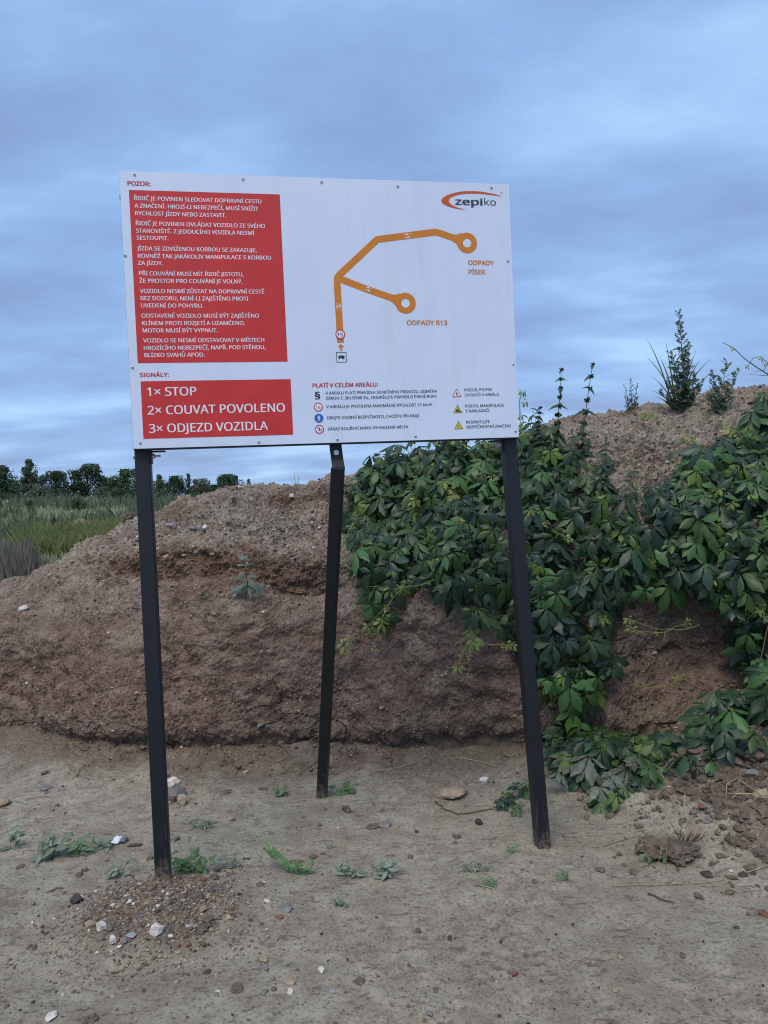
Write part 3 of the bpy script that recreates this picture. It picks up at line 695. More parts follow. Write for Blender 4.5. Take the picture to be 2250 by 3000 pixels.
lettering([ln(c2, 'ko', 1304, 305, 1390, 308, .0290)], M['grey_ink'], .0012, board, -.004, 'logo_lettering')
lettering([ln(c2, '®', 1423, 219, 1438, 219, .0070)], M['logo_orange'], .0012, board, 0, 'registered_mark')
# route map
def strokes(name, path, hw, m, d):
    m_ = [];
    pts = [B2(*c2(*p)) for p in path]
    for a_, b_ in zip(pts[:-1], pts[1:]):
        dx, dy = b_[0]-a_[0], b_[1]-a_[1]; l_ = math.hypot(dx, dy); nx, ny = -dy/l_*hw, dx/l_*hw
        m_.append([(a_[0]+nx, a_[1]+ny), (a_[0]-nx, a_[1]-ny), (b_[0]-nx, b_[1]-ny), (b_[0]+nx, b_[1]+ny)])
    return m_
def discs(c, r, n=28): return [(c[0]+r*math.cos(2*PI*i/n), c[1]+r*math.sin(2*PI*i/n)) for i in range(n)]
HW = .0142
def offset_poly(path, hw, r_in=2):
    """one closed ribbon with mitred corners"""
    P_ = [B2(*c2(*p)) for p in path]; Lf, Rt = [], []
    for i, p in enumerate(P_):
        a_ = P_[max(i-1, 0)]; b_ = P_[min(i+1, len(P_)-1)]
        d1 = Vector((p[0]-a_[0], p[1]-a_[1])); d2 = Vector((b_[0]-p[0], b_[1]-p[1]))
        if d1.length < 1e-9: d1 = d2
        if d2.length < 1e-9: d2 = d1
        d1.normalize(); d2.normalize(); t = (d1+d2).normalized(); nrm = Vector((-t.y, t.x)); k = hw/max(.5, nrm.dot(Vector((-d1.y, d1.x))))
        Lf.append((p[0]+nrm.x*k, p[1]+nrm.y*k)); Rt.append((p[0]-nrm.x*k, p[1]-nrm.y*k))
    return [[Lf[i], Rt[i], Rt[i+1], Lf[i+1]] for i in range(len(P_)-1)]
main = [(245, 1316), (232, 1085), (220, 868), (221, 846), (228, 830), (238, 817), (512, 560), (525, 556), (538, 554), (930, 504), (946, 503), (962, 506), (1080, 546), (1125, 552)]
branch = [(250, 850), (430, 920), (615, 985), (665, 1000)]
rr = (B2(*c2(1252, 582))[0]-B2(*c2(1107, 582))[0])/2
C1, C2_ = B2(*c2(1177, 583)), B2(*c2(724, 1026))
def ring(c, r0, r1, n=36): return [[(c[0]+r*math.cos(t), c[1]+r*math.sin(t)) for r, t in ((r0, 2*PI*i/n), (r1, 2*PI*i/n), (r1, 2*PI*(i+1)/n), (r0, 2*PI*(i+1)/n))] for i in range(n)]
r_in = rr*.43
polys = offset_poly(main, HW); flat('route_line', polys, M['orange'], .0008)
flat('route_line', offset_poly(branch, HW), M['orange'], .0009)
flat('turning_circle', ring(C1, r_in, rr), M['orange'], .0010); flat('turning_circle', ring(C2_, r_in, rr), M['orange'], .0010)
# flared necks
flat('route_neck', [[B2(*c2(*p)) for p in ((1080, 523), (1108, 520), (1135, 508), (1128, 560), (1125, 640), (1108, 605), (1095, 585), (1070, 570))]], M['orange'], .0011)
flat('route_neck', [[B2(*c2(*p)) for p in ((625, 962), (655, 963), (685, 953), (676, 1005), (672, 1085), (655, 1050), (640, 1030), (610, 1008))]], M['orange'], .0011)
def arrow(p, q, name='direction_arrow', hw=.0011, hl=.014, hh=.0042, m='white', d=.0015):
    a_, b_ = B2(*c2(*p)), B2(*c2(*q)); D = Vector((b_[0]-a_[0], b_[1]-a_[1])); L_ = D.length; D.normalize(); n_ = Vector((-D.y, D.x)); A = Vector(a_); Bq = Vector(b_); N_ = Bq-D*hl
    flat(name, [[tuple(A+n_*hw), tuple(A-n_*hw), tuple(N_-n_*hw), tuple(N_+n_*hw)], [tuple(N_-n_*hh), tuple(Bq), tuple(N_+n_*hh)]], M[m], d)
arrow((762, 516), (714, 522)); arrow((716, 546), (763, 539)); arrow((477, 919), (431, 908)); arrow((424, 925), (469, 940)); arrow((218, 1024), (222, 1072)); arrow((243, 1074), (239, 1027))
arrow((251, 1376), (246, 1326), 'entry_arrow', .0042, .0135, .0135, 'orange', .0010)
def disc_sign(c, r, rim, parts_m=('white', 'redtext'), d=.0018, name='speed_symbol'):
    flat(name, [discs(c, r*.84)], M[parts_m[0]], d); flat('symbol_ring', ring(c, r*.80, r, 28), M[parts_m[1]], d+.0003)
c_ = B2(*c2(243, 1256)); disc_sign(c_, (B2(*c2(279, 1256))[0]-B2(*c2(208, 1256))[0])/2, .2)
lettering([ln(c2, '15', 224, 1271, 261, 1271, .0150)], M['ink'], .0025, board, .012, 'numeral')
c_ = B2(*c4(217, 384)); r_ = (B2(*c4(271, 384))[0]-B2(*c4(163, 384))[0])/2; disc_sign(c_, r_, .2, d=.0010)
lettering([ln(c4, '15', 190, 404, 244, 402, .0098)], M['ink'], .0017, board, .012, 'numeral')
c_ = B2(*c4(225, 519)); flat('pedestrian_symbol', [discs(c_, r_)], M['blue'], .0010)
def fig(cc, s, m, d, name='walking_figure'):
    q = lambda *P_: [(cc[0]+x_*s, cc[1]+y_*s) for x_, y_ in P_]
    flat(name, [[(cc[0]+.02*s+.10*s*math.cos(2*PI*i/10), cc[1]+.60*s+.10*s*math.sin(2*PI*i/10)) for i in range(10)], q((-.18, .05), (-.12, .42), (.10, .46), (.14, .0), (-.1, -.05)), q((-.1, -.02), (-.34, -.62), (-.22, -.66), (.06, -.04)), q((.14, .0), (.26, -.30), (.28, -.66), (.16, -.66), (.12, -.32), (-.02, -.04)),
                q((.1, .42), (.24, .2), (.44, .1), (.42, .02), (.18, .1), (.08, .24)), q((-.12, .42), (-.34, .24), (-.36, .02), (-.28, .02), (-.24, .18), (-.12, .28))], M[m], d)
fig(c_, r_*.98, 'white', .0014)
c_ = B2(*c4(232, 654)); disc_sign(c_, r_, .2, d=.0010, name='no_smoking_symbol')
q = lambda *P_: [(c_[0]+x_*r_, c_[1]+y_*r_) for x_, y_ in P_]
flat('cigarette', [q((-.3, -.36), (-.24, -.46), (.55, .0), (.48, .1)), q((-.25, -.1), (-.1, -.28), (.1, .0), (0, .35), (.15, .6), (-.1, .4), (-.12, .1))], M['ink'], .0014)
flat('symbol_bar', [q((-.66, .58), (-.58, .66), (.66, -.58), (.58, -.66))], M['redtext'], .0018)
def tri(c5a, c5b, c5c, inner_m, rim_m, k=.80):
    P_ = [B2(*c5(*a_)) for a_ in (c5a, c5b, c5c)]; cg = (sum(p[0] for p in P_)/3, sum(p[1] for p in P_)/3)
    I = [(cg[0]+(p[0]-cg[0])*k, cg[1]+(p[1]-cg[1])*k) for p in P_]
    flat('symbol_ring', [[P_[i], P_[(i+1) % 3], I[(i+1) % 3], I[i]] for i in range(3)], M[rim_m], .0010); flat('warning_triangle', [I], M[inner_m], .0009)
    return cg, abs(P_[1][0]-P_[2][0])
cg, s3 = tri((428, 212), (358, 352), (508, 344), 'white', 'redtext', .78); fig((cg[0], cg[1]+.02*s3), s3*.30, 'ink', .0015)
cg, s3 = tri((442, 475), (376, 610), (524, 605), 'yellow', 'ink', .86)
q = lambda *P_: [(cg[0]+x_*s3, cg[1]+y_*s3) for x_, y_ in P_]
flat('loader_symbol', [q((-.2, -.10), (-.17, .02), (-.08, .04), (-.08, .16), (.06, .16), (.08, .02), (.14, -.02), (.13, -.10)), discs((cg[0]-.12*s3, cg[1]-.13*s3), .08*s3, 12), discs((cg[0]+.10*s3, cg[1]-.14*s3), .06*s3, 12), q((.12, .0), (.22, -.1), (.34, -.16), (.2, -.18), (.14, -.1))], M['ink'], .0014)
cg, s3 = tri((458, 735), (392, 872), (538, 866), 'yellow', 'ink', .86)
flat('exclamation_mark', [q((-.03, .20), (.03, .20), (.018, -.09), (-.018, -.09)), discs((cg[0], cg[1]-.14*s3), .03*s3, 10)], M['ink'], .0014)
P_ = [B2(*c2(*a_)) for a_ in ((213, 1387), (288, 1385), (291, 1461), (216, 1463))]; u0 = (P_[0][0]+P_[3][0])/2; u1 = (P_[1][0]+P_[2][0])/2; v1 = (P_[0][1]+P_[1][1])/2; v0 = (P_[2][1]+P_[3][1])/2; k = .0022
flat('symbol_frame', [[(u0, v0), (u1, v0), (u1, v0+k), (u0, v0+k)], [(u0, v1-k), (u1, v1-k), (u1, v1), (u0, v1)], [(u0, v0+k), (u0+k, v0+k), (u0+k, v1-k), (u0, v1-k)], [(u1-k, v0+k), (u1, v0+k), (u1, v1-k), (u1-k, v1-k)]], M['ink'], .0010)
cg = ((u0+u1)/2, (v0+v1)/2); s3 = (u1-u0)
flat('lorry_symbol', [q((-.30, -.10), (-.30, .06), (-.24, .16), (-.12, .16), (-.12, -.10)), q((-.10, -.06), (-.10, .18), (.28, .14), (.32, -.02), (.26, -.08)), discs((cg[0]-.2*s3, cg[1]-.13*s3), .055*s3, 10), discs((cg[0]+.08*s3, cg[1]-.13*s3), .055*s3, 10), discs((cg[0]+.21*s3, cg[1]-.13*s3), .055*s3, 10)], M['ink'], .0011)
# ------------------------------------------------------------ leaves
def frame(nrm, up):
    z_ = Vector(nrm).normalized(); y_ = Vector(up); y_ = y_-z_*y_.dot(z_)
    if y_.length < 1e-4: y_ = z_.orthogonal()
    y_.normalize(); x_ = y_.cross(z_); return Matrix((x_, y_, z_)).transposed()
def leaflet(L_, W_, kind='creeper', rs=None, bend=.25, fold=.25):
    """points along +Y with a folded midrib, returns V,F"""
    rs = rs or random; n = 9 if kind == 'creeper' else 7; V = []; F_ = []
    prof = {'creeper': [.06, .34, .62, .88, 1.0, .93, .68, .34, .0], 'nettle': [.5, .95, 1.0, .85, .6, .3, .0], 'oval': [.12, .62, .95, 1.0, .9, .6, .05], 'lance': [.2, .7, 1., .9, .65, .35, .0], 'lobed': [.15, .5, .45, 1.0, .5, .8, .0]}[kind]
    for i in range(n):
        t = i/(n-1); y_ = L_*t; w_ = W_*.5*prof[i]; z_ = -bend*L_*t*t
        if kind == 'creeper' and 2 <= i < 8: w_ *= 1+(.07 if i % 2 else -.06)+rs.uniform(-.04, .04)
        tz = fold*w_
        V += [(-w_, y_+(.03*L_ if 2 <= i < 6 else 0), z_-tz+rs.uniform(-.02, .02)*W_), (0, y_, z_), (w_, y_+(.03*L_ if 2 <= i < 6 else 0), z_-tz+rs.uniform(-.02, .02)*W_)]
    for i in range(n-1):
        b = 3*i; F_ += [(b, b+1, b+4, b+3), (b+1, b+2, b+5, b+4)]
    return np.array(V), F_
def compound(L_, rs, petiole=.06):
    V, F_ = [], []
    angs = [0, 52, -52, 108, -108]; sc = [1, .92, .92, .62, .62]
    for a_, s in zip(angs, sc):
        a_ += rs.uniform(-9, 9); s *= rs.uniform(.9, 1.08)
        v, f = leaflet(L_*s, L_*s*rs.uniform(.43, .52), 'creeper', rs, rs.uniform(.15, .65), rs.uniform(.1, .55))
        v[:, 1] += .012
        t = math.radians(a_); c, s_n = math.cos(t), math.sin(t); dz = rs.uniform(-.45, .1)
        x2 = v[:, 0]*c-v[:, 1]*s_n; y2 = v[:, 0]*s_n+v[:, 1]*c; z2 = v[:, 2]+dz*np.hypot(x2, y2)
        b = sum(len(q_) for q_ in V); V.append(np.c_[x2, y2, z2]); F_ += [tuple(i+b for i in q_) for q_ in f]
    # petiole
    b = sum(len(q_) for q_ in V); r = .0016; p0, p1_ = np.array([0, .0, 0]), np.array([0, -petiole*.5, -petiole])
    V.append(np.array([p0+[r, 0, 0], p0+[-r, 0, 0], p0+[0, r, 0], p1_+[r, 0, 0], p1_+[-r, 0, 0], p1_+[0, r, 0]])); F_ += [(b, b+1, b+4, b+3), (b+1, b+2, b+5, b+4), (b+2, b, b+3, b+5)]
    return np.vstack(V), F_
def poly_me(name, V, F_, m, smooth=True):
    me = bpy.data.meshes.new(name); me.from_pydata([tuple(p) for p in V], [], F_); me.materials.append(m); me.polygons.foreach_set('use_smooth', [smooth]*len(F_)); me.update(); return me
_rs = random.Random(5)
CT = [compound(.120, _rs) for _ in range(7)]
CTM = [[poly_me('leaf', v, f, m) for v, f in CT] for m in LG]
def inpoly(P_, poly):
    x_, y_ = P_[:, 0], P_[:, 1]; r = np.zeros(len(P_), bool); n = len(poly)
    for i in range(n):
        x0, y0 = poly[i]; x1, y1 = poly[(i+1) % n]
        c = ((y0 > y_) != (y1 > y_)) & (x_ < (x1-x0)*(y_-y0)/(y1-y0+1e-9)+x0); r ^= c
    return r
DS = 2250/1659
def D(pl): return [(a_*DS, b_*DS) for a_, b_ in pl]
PA = D([(748, 1080), (800, 1032), (885, 975), (960, 958), (1130, 940), (1190, 935), (1200, 1000), (1260, 1050), (1330, 1075), (1360, 1115), (1385, 1165), (1395, 1215), (1385, 1250), (1335, 1280), (1320, 1345), (1312, 1440), (1270, 1540), (1200, 1560), (1180, 1500), (1135, 1400), (1090, 1330), (1035, 1360), (985, 1300), (900, 1268), (850, 1315), (825, 1345), (805, 1260), (770, 1210), (750, 1150)])
PB = D([(1408, 1115), (1435, 1050), (1500, 1020), (1580, 975), (1620, 915), (1665, 880), (1740, 850), (1740, 1540), (1620, 1560), (1610, 1440), (1600, 1370), (1560, 1300), (1485, 1265), (1420, 1262), (1375, 1240), (1385, 1185)])
PC = D([(1200, 1545), (1270, 1545), (1310, 1600), (1400, 1625), (1480, 1600), (1520, 1545), (1590, 1520), (1700, 1500), (1720, 1590), (1600, 1640), (1500, 1685), (1440, 1680), (1400, 1700), (1365, 1745), (1335, 1765), (1280, 1735), (1235, 1690), (1195, 1715), (1185, 1620)])
gsel = (GV[:, 0] > .3) & (GV[:, 0] < 2.7) & (GV[:, 1] > 3.0) & (GV[:, 1] < 4.6)
SV = np.vstack([BV[(fl(BD) < 1.25)], GV[gsel][::2]]); SN = np.vstack([BN[(fl(BD) < 1.25)], np.tile([0, 0, 1.], (len(GV[gsel][::2]), 1))])
SP = project(SV)
def creeper(label, poly, n, seed, small=1.0, mixp=(.33, .40, .10, .17), off=(.015, .16), cloud=None, nshoot=9, dusty=False, hang=1.0, centre=None):
    rg = np.random.default_rng(seed); rs = random.Random(seed)
    cand = np.where(inpoly(SP, poly))[0]; idx = rg.choice(cand, n)
    P_ = SV[idx]; N_ = SN[idx]
    base = Vector(P_[np.argmin(P_[:, 2])]); root = thing('creeper', label, 'creeper', base, 'creepers hanging over the earth bank')
    hs = []
    for k in range(n):
        bn_ = Vector(N_[k]); bn_ = (bn_*.8+Vector((0, -.35, .0))).normalized(); d_ = rg.uniform(*off)*(1+.5*perlinf(P_[k]))
        p = Vector(P_[k])+bn_*d_+Vector((0, 0, .02))
        nn = (bn_*1.0+Vector((0, -.25, .55))+Vector(rg.normal(size=3))*.40).normalized()
        dr = Vector((rg.normal()*.5, -.15, -hang+rg.normal()*.35))
        s = rg.uniform(.50, 1.18)*small
        fringe = d_/off[1] > .8
        mi = int(rg.choice(4, p=mixp))
        if mi == 2 and rg.random() < .6: s *= .6
        hs.append((d_, p, frame(nn, dr), s, mi, int(rg.integers(7))))
    hs.sort(key=lambda q_: -q_[0])
    # the 300 outermost leaves are parts, those behind them one dense layer
    for (d_, p, R_, s, mi, ti) in hs[:300]:
        o = link('leaf', CTM[mi][ti] if not dusty or mi == 2 else DUST[ti], root); o.matrix_basis = Matrix.Translation(p-base) @ R_.to_4x4() @ Matrix.Scale(s, 4)
    V, Fq, mi_ = [], [], []; b = 0
    for (d_, p, R_, s, mi, ti) in hs[300:]:
        v, f = CT[ti]; Q_ = (v*s) @ np.array(R_).T+np.array(p-base); V.append(Q_); Fq += [tuple(i+b for i in q_) for q_ in f]; mi_ += [mi if not dusty else 0]*len(f); b += len(v)
    if V:
        me = bpy.data.meshes.new('foliage'); me.from_pydata(np.vstack(V).tolist(), [], Fq)
        for m in (LG if not dusty else [M['dusty']]): me.materials.append(m)
        me.polygons.foreach_set('material_index', mi_); me.polygons.foreach_set('use_smooth', [True]*len(Fq)); me.update()
        o = link('foliage', me, root); o['kind'] = 'stuff'
    # woody vines under the leaves
    cs = [Vector(q_) for q_ in P_[rg.choice(n, 26)]]
    for k in range(9):
        a_ = cs[k]; c = cs[k+9]; pts = []
        for j in range(9):
            t = j/8; q_ = a_.lerp(c, t); i_ = int(np.argmin(((SV[cand]-np.array(q_))**2).sum(1))); pts.append(Vector(SV[cand][i_])+Vector(SN[cand][i_])*.02)
        m_ = MB(); m_.tube(pts, .0045, .002, 5); m_.build('stem', M['vine'], root, True, base)
    return root, base
def perlinf(p): return float(perlin(np.array([p[0]]), np.array([p[1]]), np.array([p[2]]), 3.0, 41)[0])
DUST = [poly_me('leaf', v, f, M['dusty']) for v, f in CT]
cA, bA = creeper('dark five leaved creeper spilling over the bank crest between middle and right posts', PA, 1050, 1, off=(.01, .20))
cB, bB = creeper('broad leaved creeper covering the bank face along the right edge of the photo', PB, 760, 2, 1.05, off=(.01, .17), mixp=(.32, .43, .08, .17))
cC, bC = creeper('dust covered creeper trailing onto the mud right of the right post', PC, 520, 3, .95, off=(.01, .12), mixp=(.38, .32, .09, .21), hang=.8)
for o in [c for c in cC.children if c.name.startswith('leaf')]:
    p = project(np.array([o.matrix_basis.translation+bC]))[0]
    if p[1] > 2210 and p[0] < 1900 and o.data not in CTM[2] and random.random() < .75:
        o.data = DUST[random.randrange(7)]
cD, bD = creeper('low wilted creeper sprig lying beside the foot of the right post', D([(1060, 1735), (1110, 1725), (1150, 1690), (1155, 1760), (1100, 1765)]), 14, 4, .5, off=(.0, .03), hang=.3)
# young shoots and tendrils, each a part of its creeper
YL_ = [poly_me('shoot_leaf', *compound(.045, random.Random(40+i), .03), M['shoot']) for i in range(3)]
def bez(p0, p1_, p2_, n=10): return [p0*(1-t)**2+p1_*2*t*(1-t)+p2_*t*t for t in [i/(n-1) for i in range(n)]]
def shoot(root, base, a_, b_, sag=0.0, lift=.10, leaves=5, r=.0028, rs=random):
    """a_, b_ picture points on the bank; the shoot stands off the surface"""
    pa, na = on_bank(*a_); pb, nb = on_bank(*b_); na = (na+Vector((0, -.6, 0))).normalized(); nb = (nb+Vector((0, -.6, 0))).normalized()
    p0, p2_ = pa+na*lift, pb+nb*lift*1.1; mid = (p0+p2_)/2+Vector((rs.uniform(-.03, .03), -.04, -sag)); pts = bez(p0, mid, p2_, 12); pts = [q_+Vector((math.sin(i_*1.9), 0, math.cos(i_*1.4)))*.004 for i_, q_ in enumerate(pts)]
    m_ = MB(); m_.tube(pts, r, r*.45, 5)
    for k in range(int(leaves*1.2)):      # curly tendrils
        i = rs.randrange(3, 12); q_ = pts[i]; dr = Vector((rs.uniform(-1, 1), -.5, rs.uniform(-.8, .8))).normalized(); tp = []
        for j in range(9):
            t = j/8; tp.append(q_+dr*.06*t+Vector((math.sin(t*7), 0, math.cos(t*7)-1))*.012*t)
        m_.tube(tp, r*.4, r*.2, 4)
    o = m_.build('shoot', M['shoot'], root, True, base)
    for k in range(leaves):
        if rs.random() < .25: continue
        i = min(11, 1+rs.randrange(11) if k else 11); q_ = pts[i]
        l_ = link('shoot_leaf', YL_[rs.randrange(3)], o); R_ = frame((rs.uniform(-.4, .4), -1, rs.uniform(.1, .9)), (rs.uniform(-.8, .8), -.3, rs.uniform(-1.2, -.1)))
        l_.matrix_basis = Matrix.Translation(q_-base) @ R_.to_4x4() @ Matrix.Scale(rs.choice([.35, .45, .6, .9, 1.15])*rs.uniform(.8, 1.1), 4)
rs = random.Random(9)
for a_, b_, s, n_ in (((1320, 1440), (1540, 1365), -.05, 6), ((1345, 1400), (1330, 1560), .0, 8), ((1370, 1480), (1400, 1380), .02, 7), ((1200, 1700), (1010, 1890), .05, 6), ((1260, 1720), (1080, 1720), .06, 9), ((1160, 1690), (1100, 1640), .0, 7),
                      ((1400, 1790), (1290, 1960), .02, 6), ((1520, 1860), (1390, 1900), .03, 6), ((1060, 1560), (1010, 1640), .03, 5), ((1130, 1790), (1090, 1900), .0, 6), ((1380, 1790), (1370, 1960), .0, 6), ((1290, 1340), (1220, 1500), .0, 5), ((1560, 1530), (1640, 1560), .02, 4), ((1820, 1850), (1990, 1800), .10, 6)):
    shoot(cA, bA, a_, b_, s, .14, n_, rs=rs)
for a_, b_, s, n_ in (((1970, 1590), (1850, 1640), .06, 7), ((2090, 1600), (2030, 1680), .03, 6), ((2160, 1720), (2240, 1790), .02, 8), ((2250, 1760), (2170, 1800), .02, 5), ((2020, 1800), (1830, 1760), .09, 5), ((2060, 1340), (1900, 1240), -.01, 8), ((2130, 1290), (2010, 1235), .01, 6), ((2100, 1360), (2000, 1390), .0, 5), ((1870, 1430), (1910, 1530), .02, 2)):
    shoot(cB, bB, a_, b_, s, .13, n_, rs=rs)
for a_, b_, s, n_ in (((1840, 2000), (2010, 1950), .08, 6), ((2190, 2110), (2330, 2100), .05, 5), ((2180, 2160), (2300, 2130), .04, 5), ((2040, 2060), (2150, 2020), .02, 6), ((1620, 2010), (1580, 2060), .0, 4)):
    shoot(cC, bC, a_, b_, s, .09, n_, rs=rs)

# free hanging tendril against the sky at the right edge
tp = thing('vine_tendril', 'pale looping vine tendril arching against the sky at the far right edge', 'vine', at_depth(2270, 1110, 5.2)); tb_ = Vector(tp.location)
m_ = MB(); m_.tube([at_depth(x_, y_, 5.2) for x_, y_ in ((2330, 1190), (2270, 1110), (2215, 1075), (2180, 1050), (2150, 1020), (2118, 1004))], .005, .0022, 5); m_.tube([at_depth(x_, y_, 5.2) for x_, y_ in ((2290, 1120), (2250, 1065), (2228, 1045), (2205, 1050), (2190, 1075))], .0035, .0018, 5)
m_.tube([at_depth(x_, y_, 5.2) for x_, y_ in ((2270, 1098), (2235, 1100), (2195, 1097))], .003, .001, 5); m_.tube([at_depth(x_, y_, 5.25) for x_, y_ in ((2250, 1064), (2238, 1085), (2210, 1090))], .003, .001, 5); m_.build('stem', M['grass'], tp, True, tb_)
for (px, py) in ((2145, 1017), (2190, 1070), (2232, 1048), (2255, 1090), (2240, 1062)):
    o = link('leaf', YL_[0], tp); o.matrix_basis = Matrix.Translation(at_depth(px, py, 5.18)-tb_) @ frame((.3, -1, .3), (rs.uniform(-1, 1), 0, -.5)).to_4x4() @ Matrix.Scale(.6, 4)
# small shoot sticking up behind the sheet's right edge
tp = thing('vine_tendril', 'thin green vine tip curling up beside the right edge of the sign sheet', 'vine', at_depth(1530, 1290, 4.7)); tb_ = Vector(tp.location)
m_ = MB(); m_.tube([at_depth(x_, y_, 4.7) for x_, y_ in ((1530, 1330), (1524, 1240), (1522, 1175), (1526, 1158), (1538, 1146), (1541, 1158), (1535, 1172))], .004, .002, 5); m_.build('stem', M['shoot'], tp, True, tb_)
for (px, py) in ((1533, 1145), (1538, 1176), (1524, 1215), (1528, 1250), (1540, 1270), (1535, 1240)):
    o = link('leaf', YL_[1], tp); o.matrix_basis = Matrix.Translation(at_depth(px, py, 4.68)-tb_) @ frame((.3, -1, .3), (rs.uniform(-1, 1), 0, -.8)).to_4x4() @ Matrix.Scale(.75, 4)

# ------------------------------------------------------------ nettles and mugwort on the bank
NL = [poly_me('leaf', *leaflet(.105, .046, 'nettle', random.Random(60+i), .7, .35), M['nettle']) for i in range(4)]
def clus(rs, m, n=26, r=.022, l=.014):
    m_ = MB()
    for k in range(n):
        a_ = rs.uniform(0, 2*PI); p = Vector((math.cos(a_)*r*rs.random(), math.sin(a_)*r*rs.random(), rs.uniform(-l*1.4, l*.5))); d = Vector((rs.gauss(0, 1), rs.gauss(0, 1), rs.gauss(0, 1))).normalized()*r*.6; e_ = d.orthogonal().normalized()*r*.3
        m_.add([p-d, p+e_, p+d, p-e_], [(0, 1, 2, 3)])
    return m_.mesh('flower_cluster', m)
FC = [clus(random.Random(70+i), M['nettle']) for i in range(4)]
def nettle(label, base, top, s=1.0, seed=0, flowers=True, group='nettles standing on the bank', leafscale=1.0, nodes=9):
    rs = random.Random(seed); t_n = thing('nettle', label, 'nettle', base, group); b_ = Vector(base); tp_ = Vector(top); mid = (b_+tp_)/2+Vector((rs.uniform(-.03, .03), 0, 0))
    pts = bez(b_-Vector((0, 0, .04)), mid, tp_, 12); m_ = MB(); m_.tube(pts, .0042*s, .0014*s, 5); m_.build('stem', M['nstem'], t_n, True, b_)
    for k in range(nodes):
        t = .18+.8*k/(nodes-1); q_ = (b_*(1-t)**2+mid*2*t*(1-t)+tp_*t*t); ls = (1.15-.85*t)*s*leafscale
        if k % 2 == 0 or t > .8 or not flowers:
            ang = rs.uniform(-.5, .5)+(k % 3)*.9
            for sg in (0, PI):
                d = Vector((math.cos(ang+sg), math.sin(ang+sg)*.8, .12)); o = link('leaf', NL[rs.randrange(4)], t_n)
                o.matrix_basis = Matrix.Translation(q_-b_) @ frame(Vector((0, -.75, 1))-d*.1, d+Vector((0, 0, -.35))).to_4x4() @ Matrix.Scale(max(.34, ls)*rs.uniform(.85, 1.15), 4)
        if flowers and t > .3:
            o = link('flower_cluster', FC[rs.randrange(4)], t_n); o.matrix_basis = Matrix.Translation(q_-b_) @ Matrix.Rotation(rs.random()*6, 4, 'Z') @ Matrix.Scale((1.55-.95*t)*s, 4)
    return t_n
LATER = []
def plant_at(px, py_base, py_top, px_top=None, lift=0.0):
    pb, nb = on_bank(px, py_base); pt = at_depth(px_top if px_top is not None else px, py_top, pb.y-.02); return pb, pt
for lab, px, pyb, pyt, pxt, s, fl_, sd in (
    ('tallest nettle with whorled flowers standing against the sky in the middle of the bank', 1690, 1480, 1058, 1738, 1.15, True, 1),
    ('tall flowering nettle left of the tallest one, above the creeper', 1612, 1400, 1075, 1645, 1.1, True, 2),
    ('short flowering nettle just right of the sign sheet', 1575, 1360, 1190, 1583, 1.0, True, 3),
    ('bare thin nettle with drooping leaves leaning right over the bare soil', 1810, 1500, 1290, 1895, .8, False, 4),
    ('small nettle with few leaves between the tall nettles and the bare soil', 1750, 1480, 1330, 1765, .8, False, 5)):
    b_, t_p = plant_at(px, pyb, pyt, pxt); nettle(lab, b_, t_p, s, sd, fl_, nodes=11 if fl_ else 7)
# low nettle leaves filling the ground right of the post
rs = random.Random(31); und = [(1560+rs.uniform(-40, 240), 1330+rs.uniform(-30, 120)) for _ in range(18)]
for i, (px, py) in enumerate(und):
    pb, nb = on_bank(px, py+20); pt = at_depth(px+rs.uniform(-20, 20), py-70-rs.random()*50, pb.y-.05)
    LATER.append((nettle('low', pb, pt, .9, 100+i, False, 'low nettles behind the right post', 1.15, 6), 'low nettle in the undergrowth right of the right post top', 'low nettles', px))
for i in range(7):
    px = 1290+i*36+rs.uniform(-10, 10); pb, nb = on_bank(px, 1370); pt = at_depth(px+rs.uniform(-20, 20), 1300-rs.random()*30, pb.y-.05)
    nettle('%s leafy stem from the left on the bank crest right below the sign sheet' % ('first', 'second', 'third', 'fourth', 'fifth', 'sixth', 'seventh')[i], pb, pt, .8, 200+i, False, 'leafy stems on the crest under the sign', 1.0, 6)
def mugleaf(rs, m, L_=.05):
    m_ = MB()
    for (t, a_, l) in ((.25, 50, .35), (.25, -50, .35), (.5, 42, .42), (.5, -42, .42), (.72, 30, .4), (.72, -30, .4), (.6, 0, .5)):
        p = Vector((0, L_*t, -.15*L_*t*t)); d = Vector((math.sin(math.radians(a_)), math.cos(math.radians(a_)), -.15))*L_*l; w_ = Vector((d.y, -d.x, 0)).normalized()*L_*.085
        m_.add([p-w_*.6, p+d*.55-w_, p+d, p+d*.55+w_, p+w_*.6], [(0, 1, 2, 3, 4)])
    m_.add([Vector((-.001, 0, 0)), Vector((.001, 0, 0)), Vector((.0015, L_*.7, -.1*L_)), Vector((-.0015, L_*.7, -.1*L_))], [(0, 1, 2, 3)])
    return m_.mesh('leaf', m)
MLf = [mugleaf(random.Random(80+i), M['mug'], .055) for i in range(3)]
THf = [mugleaf(random.Random(90+i), M['thistle'], .07) for i in range(3)]
